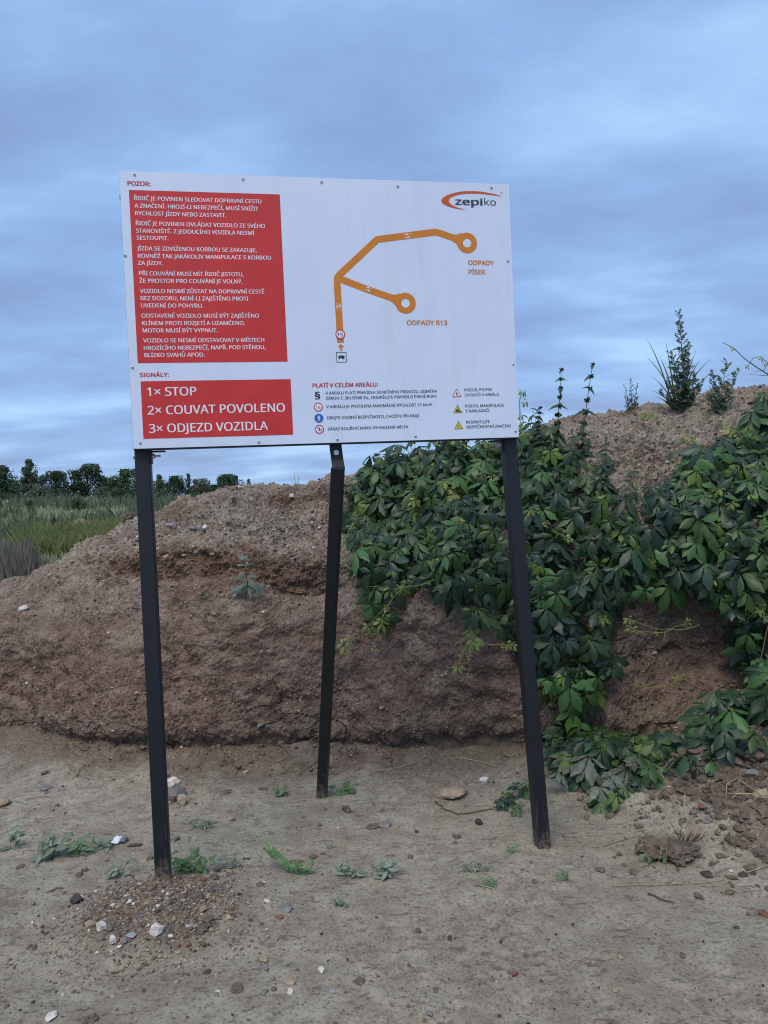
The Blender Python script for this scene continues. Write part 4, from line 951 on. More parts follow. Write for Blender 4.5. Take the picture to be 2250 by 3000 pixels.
def spire(name, cat, label, base, tops, meshes, mstem, seed, dens=26, s=1.0, sr=.004, taper=.55):
    rs = random.Random(seed); tn = thing(name, label, cat, base); b_ = Vector(base)
    for tp_ in tops:
        tp_ = Vector(tp_); mid = (b_+tp_)/2+Vector((0, 0, -.02)); pts = bez(b_-Vector((0, 0, .03)), mid, tp_, 10); m_ = MB(); m_.tube(pts, sr, sr*.3, 5); m_.build('stem', mstem, tn, True, b_)
        ln_ = (tp_-b_).length; n = int(dens*ln_/.3)
        for k in range(n):
            t = .12+.88*(k+rs.random()*.6)/n; q_ = b_*(1-t)**2+mid*2*t*(1-t)+tp_*t*t; a_ = k*2.4+rs.uniform(-.3, .3); el = .45+.8*t+rs.uniform(-.2, .2)
            d = Vector((math.cos(a_)*math.cos(el), math.sin(a_)*math.cos(el), math.sin(el)))
            o = link('leaf', meshes[rs.randrange(len(meshes))], tn); o.matrix_basis = Matrix.Translation(q_-b_) @ frame(Vector((rs.uniform(-.6, .6), rs.uniform(-1, -.1), .6))-d*.3, d).to_4x4() @ Matrix.Scale(s*(1.1-taper*t)*rs.uniform(.8, 1.2), 4)
    return tn
pb, _ = on_bank(2005, 1195)
spire('mugwort', 'mugwort', 'tall dark mugwort rising like a spire from the bank crest', pb, [at_depth(1990, 912, pb.y), at_depth(2040, 1090, pb.y-.03), at_depth(1955, 1110, pb.y-.05), at_depth(2018, 1010, pb.y-.02), at_depth(1968, 1030, pb.y+.02), at_depth(2060, 1120, pb.y-.03), at_depth(1930, 1150, pb.y-.04)], MLf, M['nstem'], 1, 24, 1.5, .006, .6)
pb, _ = on_bank(2095, 1200)
spire('mugwort', 'mugwort', 'shorter bushy mugwort with three tips right of the tall spire', pb, [at_depth(2088, 1095, pb.y), at_depth(2130, 1062, pb.y-.02), at_depth(2165, 1088, pb.y-.02), at_depth(2075, 1150, pb.y-.05), at_depth(2150, 1150, pb.y-.05)], MLf, M['nstem'], 2, 24, 1.15, .004, .4)
pb, _ = on_bank(1850, 1195)
spire('small_mugwort', 'weed', 'lone small branching weed on the crest between the nettles and the tall spire', pb, [at_depth(1847, 1108, pb.y), at_depth(1868, 1125, pb.y), at_depth(1828, 1128, pb.y), at_depth(1872, 1158, pb.y-.02), at_depth(1828, 1160, pb.y-.02), at_depth(1830, 1188, pb.y-.02), at_depth(1872, 1186, pb.y-.02)], MLf, M['nstem'], 3, 26, .65, .003)
# thistle on the left face
def thistle():
    rs = random.Random(4); TLm = [poly_me('leaf', *leaflet(.105, .036, 'lobed', random.Random(36+i), .35, .35), M['thistle']) for i in range(3)]
    pb, nb = on_bank(728, 1735); pb = pb+nb*.01; tn = thing('thistle', 'spiny blue green thistle growing on the bare clay face between left and middle posts', 'thistle', pb)
    tip = at_depth(711, 1640, pb.y-.12); root_ = Vector(pb); pts = bez(root_-nb*.03, at_depth(728, 1700, pb.y-.10), tip, 8); m_ = MB(); m_.tube(pts, .004, .002, 5); m_.build('stem', M['nstem'], tn, True, root_)
    for (t, ang, s) in ((.35, 195, .95), (.35, -15, .9), (.3, 160, 1.05), (.3, 20, 1.0), (.45, 215, .8), (.4, -40, .75), (.3, -75, .7), (.6, 150, .8), (.65, 40, .62), (.8, 125, .55), (.85, 60, .5), (.95, 80, .55), (.95, 105, .6), (.97, 95, .5), (.7, 200, .5), (.3, 240, .6)):
        q_ = pts[min(7, int(t*7.5))]; a_ = math.radians(ang); d = Vector((math.cos(a_), -.35, math.sin(a_)*.75)); o = link('leaf', TLm[rs.randrange(3)], tn)
        o.matrix_basis = Matrix.Translation(q_-root_) @ frame(Vector((0, -.8, .7)), d).to_4x4() @ Matrix.Scale(s, 4)
thistle()
# long grass on the crest
def tuft(label, base, blades, seed, group=None, m='grass', wdt=.005, cat='grass tuft', name='grass_tuft'):
    rs = random.Random(seed); tn = thing(name, label, cat, base, group); b_ = Vector(base)
    for tip in blades:
        tip = Vector(tip); p0 = b_+Vector((rs.uniform(-.03, .03), rs.uniform(-.02, .02), -.02)); mid = (p0+tip)/2+Vector((0, 0, (tip-p0).length*.20)); pts = bez(p0, mid, tip, 9); V = []; F_ = []
        for i, p in enumerate(pts):
            w_ = wdt*(1-(i/8)**2*.93); sx_ = Vector((w_*.9, w_*.4, 0)); V += [p-sx_, p+Vector((0, -w_*.3, 0)), p+sx_]
            if i: q_ = 3*i; F_ += [(q_-3, q_-2, q_+1, q_), (q_-2, q_-1, q_+2, q_+1)]
        m_ = MB(); m_.add(V, F_); m_.build('blade', M[m], tn, True, b_)
    return tn
pb, _ = on_bank(1990, 1190)
tips = [(1893, 990), (1888, 1040), (1905, 1100), (1895, 1140), (1950, 1000), (2010, 1035), (2040, 1025), (2055, 1050), (2085, 1050), (2100, 1080), (1915, 1160), (1965, 1060), (1920, 1165), (2030, 1080), (1930, 1040)]
tuft('long arching grass blades fanned around the tall mugwort', pb, [at_depth(x_, y_, pb.y+rs.uniform(-.1, .1)) for x_, y_ in tips], 1, wdt=.0085)
pb, _ = on_bank(1195, 1330)
tuft('thin grass blades sticking up from the creeper left of the leafy stems', pb, [at_depth(x_, y_, pb.y) for x_, y_ in ((1172, 1310), (1180, 1300), (1190, 1295), (1200, 1305), (1215, 1298), (1165, 1320))], 2, wdt=.003)
pb, _ = on_bank(875, 1425)
tuft('thin dry weed twig on the crest left of the middle post', pb, [at_depth(x_, y_, pb.y) for x_, y_ in ((846, 1398), (858, 1388), (872, 1372), (884, 1392), (862, 1378))], 3, m='shoot', wdt=.0022, cat='weed', name='dry_weed')
pb, nb = on_bank(955, 1625)
tuft('yellowish sprig clinging to the bank face left of the middle post', pb+nb*.02, [at_depth(x_, y_, pb.y-.08) for x_, y_ in ((905, 1615), (915, 1635), (930, 1605), (950, 1630), (920, 1608))], 4, m='shoot', wdt=.003, cat='weed', name='vine_sprig')

# ------------------------------------------------------------ weeds on the mud
OV = {k: [poly_me('leaf', *leaflet(.05, .022, 'oval', random.Random(20+i), .35, .3), M[k]) for i in range(3)] for k in ('weed', 'weed2', 'weed3', 'dusty')}
BR_ = {k: [poly_me('leaf', *leaflet(.05, .038, 'oval', random.Random(25+i), .3, .2), M[k]) for i in range(3)] for k in ('weed', 'weed3')}
TL = [poly_me('leaf', *leaflet(.11, .034, 'lobed', random.Random(36+i), .35, .3), M['thistle']) for i in range(3)]
LA = {k: [poly_me('leaf', *leaflet(.05, .014, 'lance', random.Random(28+i), .3, .3), M[k]) for i in range(3)] for k in ('weed', 'weed2', 'weed3')}
def weed(label, px, py, wpx, hpx, meshes, n, seed, stems=3, ms='weed', group=None):
    rs = random.Random(seed); b_ = on_ground(px, py); k_ = b_.y/F_PX; W_, H_p = wpx*k_, hpx*k_; n = int(n*1.4); tn = thing('weed', label, 'weed', b_, group)
    st = []
    for j in range(stems):
        e_ = b_+Vector(((j/(max(1, stems-1))-.5 if stems > 1 else rs.uniform(-.1, .1))*W_*.8, rs.uniform(-.02, .02), H_p*rs.uniform(.45, .85))); r0 = b_+Vector(((e_.x-b_.x)*.35, 0, -.01)); pts = bez(r0, (r0+e_)/2+Vector((0, 0, .01)), e_, 6); st.append(pts)
        m_ = MB(); m_.tube(pts, .0018, .0009, 4); m_.build('stem', M[ms], tn, True, b_)
    for k in range(n):
        pts = st[k % stems]; q_ = pts[min(5, 1+(k//stems) % 5)]; a_ = rs.uniform(0, 2*PI); d = Vector((math.cos(a_), math.sin(a_)*.7, rs.uniform(.2, 1.3)))
        o = link('leaf', meshes[rs.randrange(3)], tn); o.matrix_basis = Matrix.Translation(q_-b_) @ frame(Vector((rs.uniform(-.3, .3), -.5, 1))-d*.3, d).to_4x4() @ Matrix.Scale(rs.uniform(.55, 1.0)*.78*max(.35, H_p/.075), 4)
    return tn
weed('bushy grey green weed leftmost of the big ones in front of the bank', 149, 2515, 78, 80, OV['weed2'], 30, 1, 6)
weed('mid sized weed with upright leaves just right of the bushy grey one', 237, 2508, 62, 66, OV['weed'], 16, 2, 4)
weed('flat dusty weed beside the clear plastic scrap', 307, 2487, 70, 40, OV['weed2'], 16, 3, 4)
weed('pale weed sprouting at the left edge of the gravel pile', 345, 2572, 66, 60, OV['weed2'], 18, 4, 4)
weed('small stalky weed close to the left edge of the photo', 38, 2488, 34, 66, OV['weed'], 7, 5, 2)
weed('spreading bright green weed right of the left post foot', 560, 2556, 150, 66, OV['weed3'], 30, 6, 7)
weed('wispy creeping weed lying on smooth mud behind the left post', 597, 2425, 105, 40, LA['weed'], 22, 7, 6)
weed('dusty low weed right of the bright green one', 672, 2545, 70, 52, LA['weed2'], 12, 8, 4)
weed('narrow leaved weed at the left end of the middle row of weeds', 885, 2562, 90, 50, LA['weed3'], 20, 9, 5)
weed('dusty broad weed in the centre of the middle row', 1020, 2572, 90, 55, OV['weed2'], 16, 10, 5)
weed('upright clump of grey green leaves at the right end of the middle row', 1126, 2574, 66, 62, OV['weed2'], 22, 11, 5)
weed('tiny weed alone in front of the middle row', 994, 2655, 34, 36, OV['weed'], 9, 12, 3)
weed('two broad green leaves beside the foot of the brace', 1004, 2325, 62, 48, BR_['weed3'], 7, 13, 3)
weed('small broad leaved seedling left of the brace foot', 832, 2333, 48, 48, BR_['weed'], 7, 14, 3)
weed('tiny sprout on open mud between brace and middle row', 965, 2490, 26, 28, LA['weed3'], 6, 15, 2)
weed('sparse sprawling weed left of the right post', 1400, 2555, 110, 44, LA['weed2'], 20, 16, 6)
weed('green weed lying flat next to a white stalk', 1433, 2600, 62, 42, LA['weed3'], 12, 17, 4)
weed('single thin seedling in the mud right of the right post', 1655, 2580, 26, 48, LA['weed3'], 6, 18, 2)
weed('leafy sprig near the foot of the right post', 1500, 2500, 40, 34, LA['weed3'], 8, 19, 3)
weed('small dusty weed left of the brace on the scree', 700, 2240, 30, 24, OV['weed'], 6, 20, 2)
weed('faint green sprig by the scree left of centre', 650, 2225, 26, 22, LA['weed3'], 6, 22, 2)
cE, bE = creeper('fresh green creeper sprig standing alone at the foot of the soil heap', [(2010, 2230), (2110, 2230), (2110, 2320), (2030, 2330)], 9, 6, .75, mixp=(0, .7, .3, 0), off=(.01, .06), hang=.5)
# trailing branch, left of the middle row
def branch_weed():
    b_ = on_ground(895, 2565); tn = thing('weed', 'leafy branch leaning up to the left from the middle row of weeds', 'weed', b_); tip = at_depth(790, 2485, b_.y+.05); pts = bez(b_, (b_+tip)/2+Vector((0, 0, -.02)), tip, 12); m_ = MB(); m_.tube(pts, .0022, .001, 4); m_.build('stem', M['weed3'], tn, True, b_)
    for k in range(16):
        q_ = pts[2+k*9//15]; sgn = 1 if k % 2 else -1; d = Vector((-.7, 0, .5))+Vector((.4, -.3, .7))*sgn*.8; o = link('leaf', OV['weed3'][k % 3], tn); o.matrix_basis = Matrix.Translation(q_-b_) @ frame((.1, -1, .5), d).to_4x4() @ Matrix.Scale(.55+.3*rs.random(), 4)
branch_weed()
# ------------------------------------------------------------ single stones
def stone_mesh(rs, flat=.6, cuts=2, ang=.22):
    V = ICO.copy(); F_ = [tuple(f) for f in ICF]
    for _ in range(cuts):
        mid = {}; V = list(map(np.array, V)); NF = []
        def m(a_, b_):
            k = (min(a_, b_), max(a_, b_))
            if k not in mid: v = (V[a_]+V[b_])/2; V.append(v/np.linalg.norm(v)); mid[k] = len(V)-1
            return mid[k]
        for a_, b_, c in F_:
            ab, bc, ca = m(a_, b_), m(b_, c), m(c, a_); NF += [(a_, ab, ca), (b_, bc, ab), (c, ca, bc), (ab, bc, ca)]
        F_ = NF; V = np.array([v/np.linalg.norm(v) for v in V])
    V = np.array(V)
    for _ in range(9):      # chip flat facets off
        n = np.array([rs.gauss(0, 1) for _ in range(3)]); n /= np.linalg.norm(n); lim = rs.uniform(.55, .85); d = V@n; V = V-np.maximum(d-lim, 0)[:, None]*n
    o = rs.uniform(0, 90); V = V*(1+.14*perlin(V[:, 0]+o, V[:, 1], V[:, 2], 1.6, 51)+.06*perlin(V[:, 0]+o, V[:, 1], V[:, 2], 4, 52))[:, None]
    V[:, 2] *= flat; return V, F_
_srs = random.Random(77)
def clod_mesh(rs, flat, cuts=3):
    V, F_ = stone_mesh(rs, 1.0, cuts); o = rs.uniform(0, 90); u = V/np.linalg.norm(V, axis=1)[:, None]
    V = V+u*(.30*perlin(u[:, 0]+o, u[:, 1], u[:, 2], 1.8, 55)+.20*np.abs(perlin(u[:, 0]+o, u[:, 1], u[:, 2], 4.5, 56))+.10*perlin(u[:, 0]+o, u[:, 1], u[:, 2], 11, 57))[:, None]
    V[:, 2] *= flat; return V, F_
def stone(label, px, py, wpx, m, flat=.6, asp=1.0, rot=None, sink=.22, group=None, name='stone', bank=False, cuts=2, cat='stone'):
    """px,py: the middle of the stone's foot line"""
    V, F_ = clod_mesh(_srs, flat, 3 if wpx > 25 else 2) if m is M['clod'] else stone_mesh(_srs, flat, cuts); r = wpx
    if bank: p, nb = on_bank(px, py); p = p+nb*.005
    else: p = on_ground(px, py)
    r = wpx*p.y/F_PX/2*1.08; a_ = _srs.random()*6.28 if rot is None else rot
    V = V*np.array([1, .8/asp if asp > 1 else .8, 1]); 
    if rot is None: c, s = math.cos(a_), math.sin(a_); V = V@np.array([[c, -s, 0], [s, c, 0], [0, 0, 1]])
    V = V*r; V[:, 2] += r*flat*(1-2*sink)
    o = link(name, poly_me(name, V, F_, m, False)); o.location = p
    return tag(o, label, cat, group)
W_, G2, T_, K_, B_, R_2, C_ = [M[k] for k in ('st_white', 'st_grey', 'st_tan', 'st_dark', 'st_blue', 'st_red', 'clod')]
for lab, px, py, w_, m, fl2 in (
    ('large white quartz stone at the front of the gravel pile', 461, 2733, 54, W_, .62), ('cream wedge shaped stone leaning on the grey round one', 266, 2718, 34, T_, .8), ('round pale grey stone beside the cream wedge', 295, 2722, 40, W_, .85),
    ('whitish stone left of the flat blue grey shard', 332, 2760, 30, W_, .8), ('flat blue grey shard in front of the gravel pile', 386, 2745, 30, B_, .5), ('brown rock at the left edge of the gravel pile', 222, 2642, 48, K_, .55),
    ('small tan upright stone behind the large quartz', 452, 2712, 20, T_, 1.1), ('white rock uppermost of the group touching the left post', 508, 2302, 42, W_, .8), ('dark grey rock in the middle of the group touching the left post', 518, 2338, 52, G2, .75),
    ('pale brown rock lowest of the group beside the left post', 533, 2355, 40, T_, .9), ('round brown rock tucked between the others by the left post', 502, 2350, 24, C_, .9), ('rounded grey stone next to the clear plastic scrap', 362, 2466, 36, G2, .6),
    ('dark grey stone just right of the left post on the mud', 511, 2463, 30, G2, .6), ('beige stone cut by the left edge of the photo', 12, 2360, 40, T_, .6), ('flat dark stone near the straw tuft on the left', 133, 2313, 38, G2, .45),
    ('large flat beige slab at the foot of the bank right of the brace', 1318, 2330, 92, T_, .36), ('small pale pointed stone right of the beige slab', 1418, 2294, 30, W_, .9), ('round brown stone in front of the brace foot', 1016, 2376, 30, C_, .8),
    ('flat grey stone partly buried in the open mud', 1128, 2420, 42, G2, .4), ('low crusted stone beside the buried grey one', 1092, 2424, 34, C_, .3), ('white pebble in the front left of centre', 782, 2641, 18, W_, .6),
    ('long grey slab flush with the mud below the middle row of weeds', 838, 2662, 52, G2, .25), ('black pebble in the left foreground', 609, 2850, 20, K_, .7), ('smooth white pebble in the centre foreground', 942, 2845, 24, W_, .6),
    ('flat grey stone left of the white pebble in the foreground', 772, 2812, 36, T_, .3), ('pale flat shard lower left of the white pebble', 850, 2876, 38, T_, .3), ('small pale shard under the flat one in the foreground', 850, 2908, 24, W_, .5),
    ('greenish white chip lowest in the centre foreground', 974, 2908, 20, B_, .6), ('flat brown stone right of the greenish chip', 1055, 2880, 36, C_, .3), ('reddish round pebble in the right foreground', 1509, 2858, 24, R_2, .7),
    ('small black chip in the middle of the foreground', 1318, 2750, 18, K_, .5), ('grey pebble near the bottom edge right of centre', 1257, 2972, 22, G2, .6), ('pale stone near the bottom left corner', 150, 2982, 38, W_, .4),
    ('dark brown stone right of the pale one at the bottom left', 264, 2992, 38, C_, .5), ('low brown slab near the bottom edge left of centre', 694, 2900, 46, C_, .3), ('grey half buried stone left of centre in front', 775, 2908, 26, G2, .4),
    ('dark rounded stone lying on the soil heap at the right', 2205, 2275, 52, G2, .5), ('dark angular chip standing near the right post', 1403, 2415, 22, K_, 1.0), ('pale pebble in a row in front of the pile', 350, 2775, 18, W_, .5), ('grey flat pebble left of the shard row', 368, 2758, 20, G2, .5),
    ('bluish stone right of the large quartz', 560, 2715, 22, B_, .5), ('cream pebble beside the bluish stone', 573, 2718, 18, T_, .7), ('grey boulder clod on the back of the gravel pile', 577, 2640, 44, C_, .6), ('tan pebble on the right rim of the gravel pile', 510, 2695, 20, T_, .8),
    ('brown clod at the right rim of the gravel pile', 610, 2705, 46, C_, .5), ('brown clod lowest on the right rim of the pile', 590, 2725, 36, C_, .4), ('dark clod beside the green weed by the left post', 628, 2572, 30, C_, .5)):
    stone(lab, px, py, w_, m, fl2)
for lab, px, py, w_, m in (('white quartz stone sticking out of the upper left bank face', 67, 1782, 32, W_), ('cream pebble low on the clay face below the thistle', 625, 1795, 16, T_), ('white stones cluster chip on the bank top left of the overhang', 603, 1543, 24, W_),
    ('white pebble on the crest right of the left post', 704, 1430, 14, W_), ('pale pebble at the crest left of the middle post', 857, 1457, 18, W_), ('blue grey flat stone on the gravel slope by the left post', 503, 1540, 32, B_), ('grey slab stone on the gravel slope right of the first', 560, 1550, 34, G2),
    ('blue grey stone on the slope left of the left post', 305, 1598, 20, B_), ('round grey stone high on the bank near the middle', 668, 1527, 20, G2), ('purple grey stone below the bank crest', 680, 1455, 20, B_), ('white pebble by the thistle root', 688, 1742, 12, W_),
    ('grey white stone high on the crest left of the post', 600, 2050, 12, T_), ('pale brown stone under the overhang on the left bank', 488, 1632, 26, T_), ('brown lump on the left bank skyline', 366, 1502, 44, C_)):
    stone(lab, px, py, w_, m, .45 if m in (B_, G2) else .7, bank=True, sink=.42)
CN = {'quartz': 'white', 'grey_stone': 'grey', 'tan_stone': 'tan', 'dark_stone': 'dark', 'soil_clod': 'brown'}
def where(px, py):
    a_ = 'on the left' if px < 500 else 'left of centre' if px < 950 else 'right of centre' if px < 1550 else 'on the right'
    b_ = 'near the bottom edge' if py > 2850 else 'in the foreground' if py > 2650 else 'level with the weeds' if py > 2440 else 'near the bank foot'
    return a_+' '+b_
n = 0
while n < 64:
    px, py = _srs.uniform(10, 2240), _srs.uniform(2290, 2985)
    if _srs.random() > .35+.65*abs(px-1500)/1500: continue
    mm = _srs.choice([W_, G2, G2, G2, T_, T_, C_, C_, C_, C_, K_, K_]); LATER.append((stone('x', px, py, _srs.uniform(8, 16)*(1+.25*(py > 2700)), mm, _srs.uniform(.35, .7), group='small pebbles on the mud', cuts=1, name='pebble', cat='pebble'), CN[mm.name]+' pebble on the mud '+where(px, py), 'such', px)); n += 1
n = 0
while n < 46:       # crust and clods on the mud
    px, py = _srs.uniform(10, 2240), _srs.uniform(2260, 2600)
    ww_ = _srs.uniform(12, 30); LATER.append((stone('x', px, py, ww_, C_, _srs.uniform(.2, .5), group='clods of dried mud', cuts=1, name='mud_clod', cat='clod'), ('broad' if ww_ > 21 else 'little')+' mud clod '+where(px, py), 'such', px)); n += 1
for i in range(95):
    px, py = _srs.uniform(2030, 2250), _srs.uniform(2180, 2570)
    if py < 2310-(px-2000)*.5 or py > 2330+(px-2000)*1.0: continue
    ww_ = _srs.uniform(14, 55); LATER.append((stone('x', px, py, ww_, C_, _srs.uniform(.45, .8), group='clods on the right soil heap', name='soil_clod', cat='clod', sink=.35), ('large' if ww_ > 38 else 'middling' if ww_ > 25 else 'small')+' earth clod on the '+('upper' if py < 2370 else 'middle' if py < 2450 else 'lower')+' part of the soil heap', 'such', px))
# plastic scrap, bark chip
p = on_ground(338, 2470); m_ = MB(); rs = random.Random(3)
pts = [(x_*.013+rs.uniform(-.004, .004), y_*.013+rs.uniform(-.004, .004), abs(rs.gauss(0, .008))+.003) for y_ in range(5) for x_ in range(4)]
m_.add(pts, [(j*4+i, j*4+i+1, j*4+i+5, j*4+i+4) for j in range(4) for i in range(3)]); me = m_.mesh('plastic_scrap', M['plastic']); o = link('plastic_scrap', me); o.location = p-Vector((.02, .02, 0)); tag(o, 'crumpled shiny clear plastic scrap beside a grey stone', 'litter')
stone('flat brown bark chip right of the plastic scrap', 394, 2478, 44, M['vine'], .22, 2.2, 0.0, name='bark_chip', cat='bark')
# ------------------------------------------------------------ straws, roots and twigs
def stalk(label, pts_px, r=.0022, m='straw', lift=.006, group=None, name='straw', cat='straw'):
    P_ = []
    for q_ in pts_px:
        p = on_ground(q_[0], q_[1]); p.z += lift+(q_[2] if len(q_) > 2 else 0); P_.append(p)
    m_ = MB(); fine = []
    for a_, b_ in zip(P_[:-1], P_[1:]):
        for k in range(4): fine.append(a_.lerp(b_, k/4)+Vector((0, 0, random.uniform(-.0015, .0015))))
    fine.append(P_[-1]); m_.tube(fine, r, r*.7, 5); o = m_.build(name, M[m], None, True, P_[0]); o.location = P_[0]; return tag(o, label, cat, group)
stalk('long thin straw lying across the mud in the right foreground', [(1790, 2600), (1950, 2595), (2060, 2590), (2125, 2580)], .0018)
stalk('pale forked straw at the foot of the bank right of the brace', [(1100, 2263), (1150, 2255), (1215, 2238), (1280, 2230)], .0028)
stalk('short pale straw crossing the forked one', [(1158, 2250), (1200, 2228)], .0022)
stalk('straight double straw below the creeper at the bank foot', [(1345, 2222), (1400, 2232), (1460, 2248)], .0024)
stalk('thin straw running left from the root clump', [(1764, 2482), (1820, 2465), (1880, 2450)], .0022)
stalk('white stalk next to the flat green weed', [(1393, 2594), (1430, 2603), (1452, 2607)], .002)
stalk('tiny white straw on the left scree near the brown clods', [(322, 2232), (326, 2220)], .003)
stalk('curved twig lying on the mud in the left foreground', [(136, 2618), (160, 2608), (183, 2604)], .0022, 'vine')
stalk('thin curved root in the lower left foreground', [(213, 2860), (228, 2885), (248, 2900), (270, 2905)], .0016)
stalk('brown twig with buds on the mud left of the right post', [(1275, 2350), (1300, 2372), (1340, 2388), (1380, 2385), (1440, 2372)], .0035, 'vine')
stalk('small dark crust twig in the right foreground', [(1900, 2620), (1940, 2640), (1975, 2648)], .003, 'vine')
for i, (a_, b_) in enumerate((((192, 2245), (228, 2275)), ((196, 2240), (232, 2272)), ((205, 2240), (235, 2270)), ((250, 2230), (222, 2278)), ((262, 2235), (205, 2288)))):
    stalk('%s straw from the left in the loose tuft at the left bank foot'%('first','second','third','fourth','fifth')[i], [(*a_, .02), (*b_, .0)], .0026, group='straws of the tuft at the left bank foot')
for lab, pts_ in (('long straw rising from the soil heap at the right', [(1950, 2320, .0), (1980, 2375, .02), (2010, 2415, .03)]), ('bent straw highest on the soil heap', [(2128, 2340, .0), (2130, 2320, .03), (2162, 2300, .03)]), ('straight straw slanting right on the soil heap', [(2170, 2308, .03), (2240, 2360, .03)]),
                  ('pale straw lying level on the soil heap', [(2135, 2340, .02), (2250, 2345, .02)]), ('straw crossing the foot of the soil heap near the right edge', [(2170, 2565), (2250, 2540)]), ('straw poking left from the heap above the bent one', [(2072, 2306, .02), (2105, 2300, .02)]), ('straw in the middle of the heap slope', [(2110, 2480, .01), (2155, 2435, .03)]), ('short straw under the level one on the heap', [(2140, 2355, .01), (2165, 2338, .02)])):
    stalk(lab, pts_, .0028)
# clump of roots and soil
b_ = on_ground(1965, 2500); tn = thing('root_clump', 'torn clump of soil with grass roots and cut stalks lying on the mud', 'root clump', b_)
V, F_ = clod_mesh(random.Random(8), .5, 4); V = V*np.array([.12, .08, .09]); V += (V/np.linalg.norm(V, axis=1)[:, None])*(.022*perlin(V[:, 0], V[:, 1], V[:, 2], 30, 61)+.012*perlin(V[:, 0], V[:, 1], V[:, 2], 70, 62))[:, None]; V[:, 2] += .012
link('soil', poly_me('soil', V, F_, M['clod'], False), tn)
rs = random.Random(12)
for k in range(16):
    a_ = rs.uniform(-PI, 0) if k % 3 else rs.uniform(0, PI); d = Vector((math.cos(a_), math.sin(a_)*.6, rs.uniform(-.2, .5))).normalized(); p0 = Vector((math.cos(a_)*.10, math.sin(a_)*.06, .05)); L_ = rs.uniform(.05, .13)
    m_ = MB(); m_.tube([p0, p0+d*L_*.5+Vector((0, 0, .012)), p0+d*L_+Vector((rs.uniform(-.02, .02), 0, -.05))], .0014, .0006, 4); link('root', m_.mesh('root', M['vine' if k % 2 else 'straw'], True), tn)
for k in range(6):
    m_ = MB(); p0 = Vector((.05+.011*k, -.01-.012*(k % 2), .06)); m_.tube([p0, p0+Vector((.012+.007*k+rs.uniform(-.01, .01), -.01, .055+rs.uniform(-.02, .02)))], .0045, .004, 6); link('stub', m_.mesh('stub', M['straw'], True), tn)
for k, (dx, dz) in enumerate(((-.12, .22), (.03, .2), (.10, .18))):
    m_ = MB(); m_.tube([Vector((.04, 0, .06)), Vector((.04+dx*.5, -.01, .06+dz*.55)), Vector((.04+dx, 0, .06+dz))], .0022, .001, 4); link('stalk', m_.mesh('stalk', M['straw'], True), tn)
for k in range(5):
    o = link('leaf', OV['weed3'][k % 3], tn); o.matrix_basis = Matrix.Translation((-.13+.02*k, -.06, .03)) @ frame((0, -.7, .7), (rs.uniform(-1, 1), -.5, .2)).to_4x4() @ Matrix.Scale(.7, 4)
# dark muddy lumps
stone('dark shaggy lump of roots on the mud below the soil heap', 2070, 2565, 36, K_, .5, name='root_lump', cat='root clump')
stone('low crust of root bound soil under the sprawling clump', 1900, 2470, 60, C_, .35, name='soil_clod', cat='clod')

# ------------------------------------------------------------ background
def tree(label, px, py_top, wpx, D_y, m, seed, py_base=None, shape='round', name='tree', cat='tree', n=1500, dz=None):
    rg = np.random.default_rng(seed); x0 = at_depth(px, 1500, D_y).x; z0 = gz(x0, D_y)
    if py_base is not None: z0 = min(z0, at_depth(px, py_base, D_y).z) if dz else z0
    zt = at_depth(px, py_top, D_y).z; H_t = max(zt-z0, .7); W_t = wpx*D_y/F_PX/2; b_ = Vector((x0, D_y, z0)); tn = thing(name, label, cat, b_)
    m_ = MB(); m_.tube([(0, 0, -.2), (.1, 0, H_t*.4), (.05, 0, H_t*.85)], W_t*.07+.05, .03, 7)
    for k in range(5):
        a_ = k*1.3; m_.tube([(0, 0, H_t*(.2+.1*k)), (math.cos(a_)*W_t*.6, math.sin(a_)*W_t*.6, H_t*(.4+.1*k))], .06, .02, 5)
    link('trunk', m_.mesh('trunk', M['trunk'], True), tn)
    nl = 22; lob = []
    for k in range(nl):
        t = rg.uniform(.05, .95); wr = {'round': math.sqrt(max(.05, 1-((t-.45)/.6)**2)), 'cone': 1.05-t*.9, 'bush': math.sqrt(max(.05, 1-t*t))}[shape]
        a_ = rg.uniform(0, 6.28); r = wr*W_t*rg.uniform(.2, .72); lob.append((math.cos(a_)*r, math.sin(a_)*r, H_t*t, W_t*rg.uniform(.15, .38)*(.5+.55*wr)))
    lob.append((0, 0, H_t*.92-W_t*.1, W_t*.22)); lob.append((W_t*.1, 0, H_t*.7, W_t*.5)); lob.append((-W_t*.1, 0, H_t*.4, W_t*.75)); lob.append((0, 0, H_t*.15, W_t*.8)); lob.append((W_t*.3, 0, H_t*.3, W_t*.5))
    lob = np.array(lob); ch = rg.integers(0, len(lob), n); d = rg.normal(size=(n, 3)); d /= np.linalg.norm(d, axis=1)[:, None]; rr_ = lob[ch, 3]*rg.uniform(.55, 1.12, n)**.7
    C = lob[ch, :3]+d*rr_[:, None]; C[:, 2] = np.clip(C[:, 2], .02*H_t, H_t*1.02)
    s = .042*math.sqrt(W_t*H_t)*rg.uniform(.55, 1.3, n); u = rg.normal(size=(n, 3)); u += np.array([0, 0, .3]); u /= np.linalg.norm(u, axis=1)[:, None]; v = np.cross(u, d+rg.normal(size=(n, 3))*.5); v /= np.linalg.norm(v, axis=1)[:, None]+1e-9
    V = np.stack([C-u*s[:, None], C+v*s[:, None]*.5, C+u*s[:, None], C-v*s[:, None]*.5], 1).reshape(-1, 3)
    link('crown', mesh_np('crown', V, np.arange(4*n).reshape(-1, 4), m, None, False), tn)
    return tn
T1, T2, T3 = M['tree1'], M['tree2'], M['tree3']
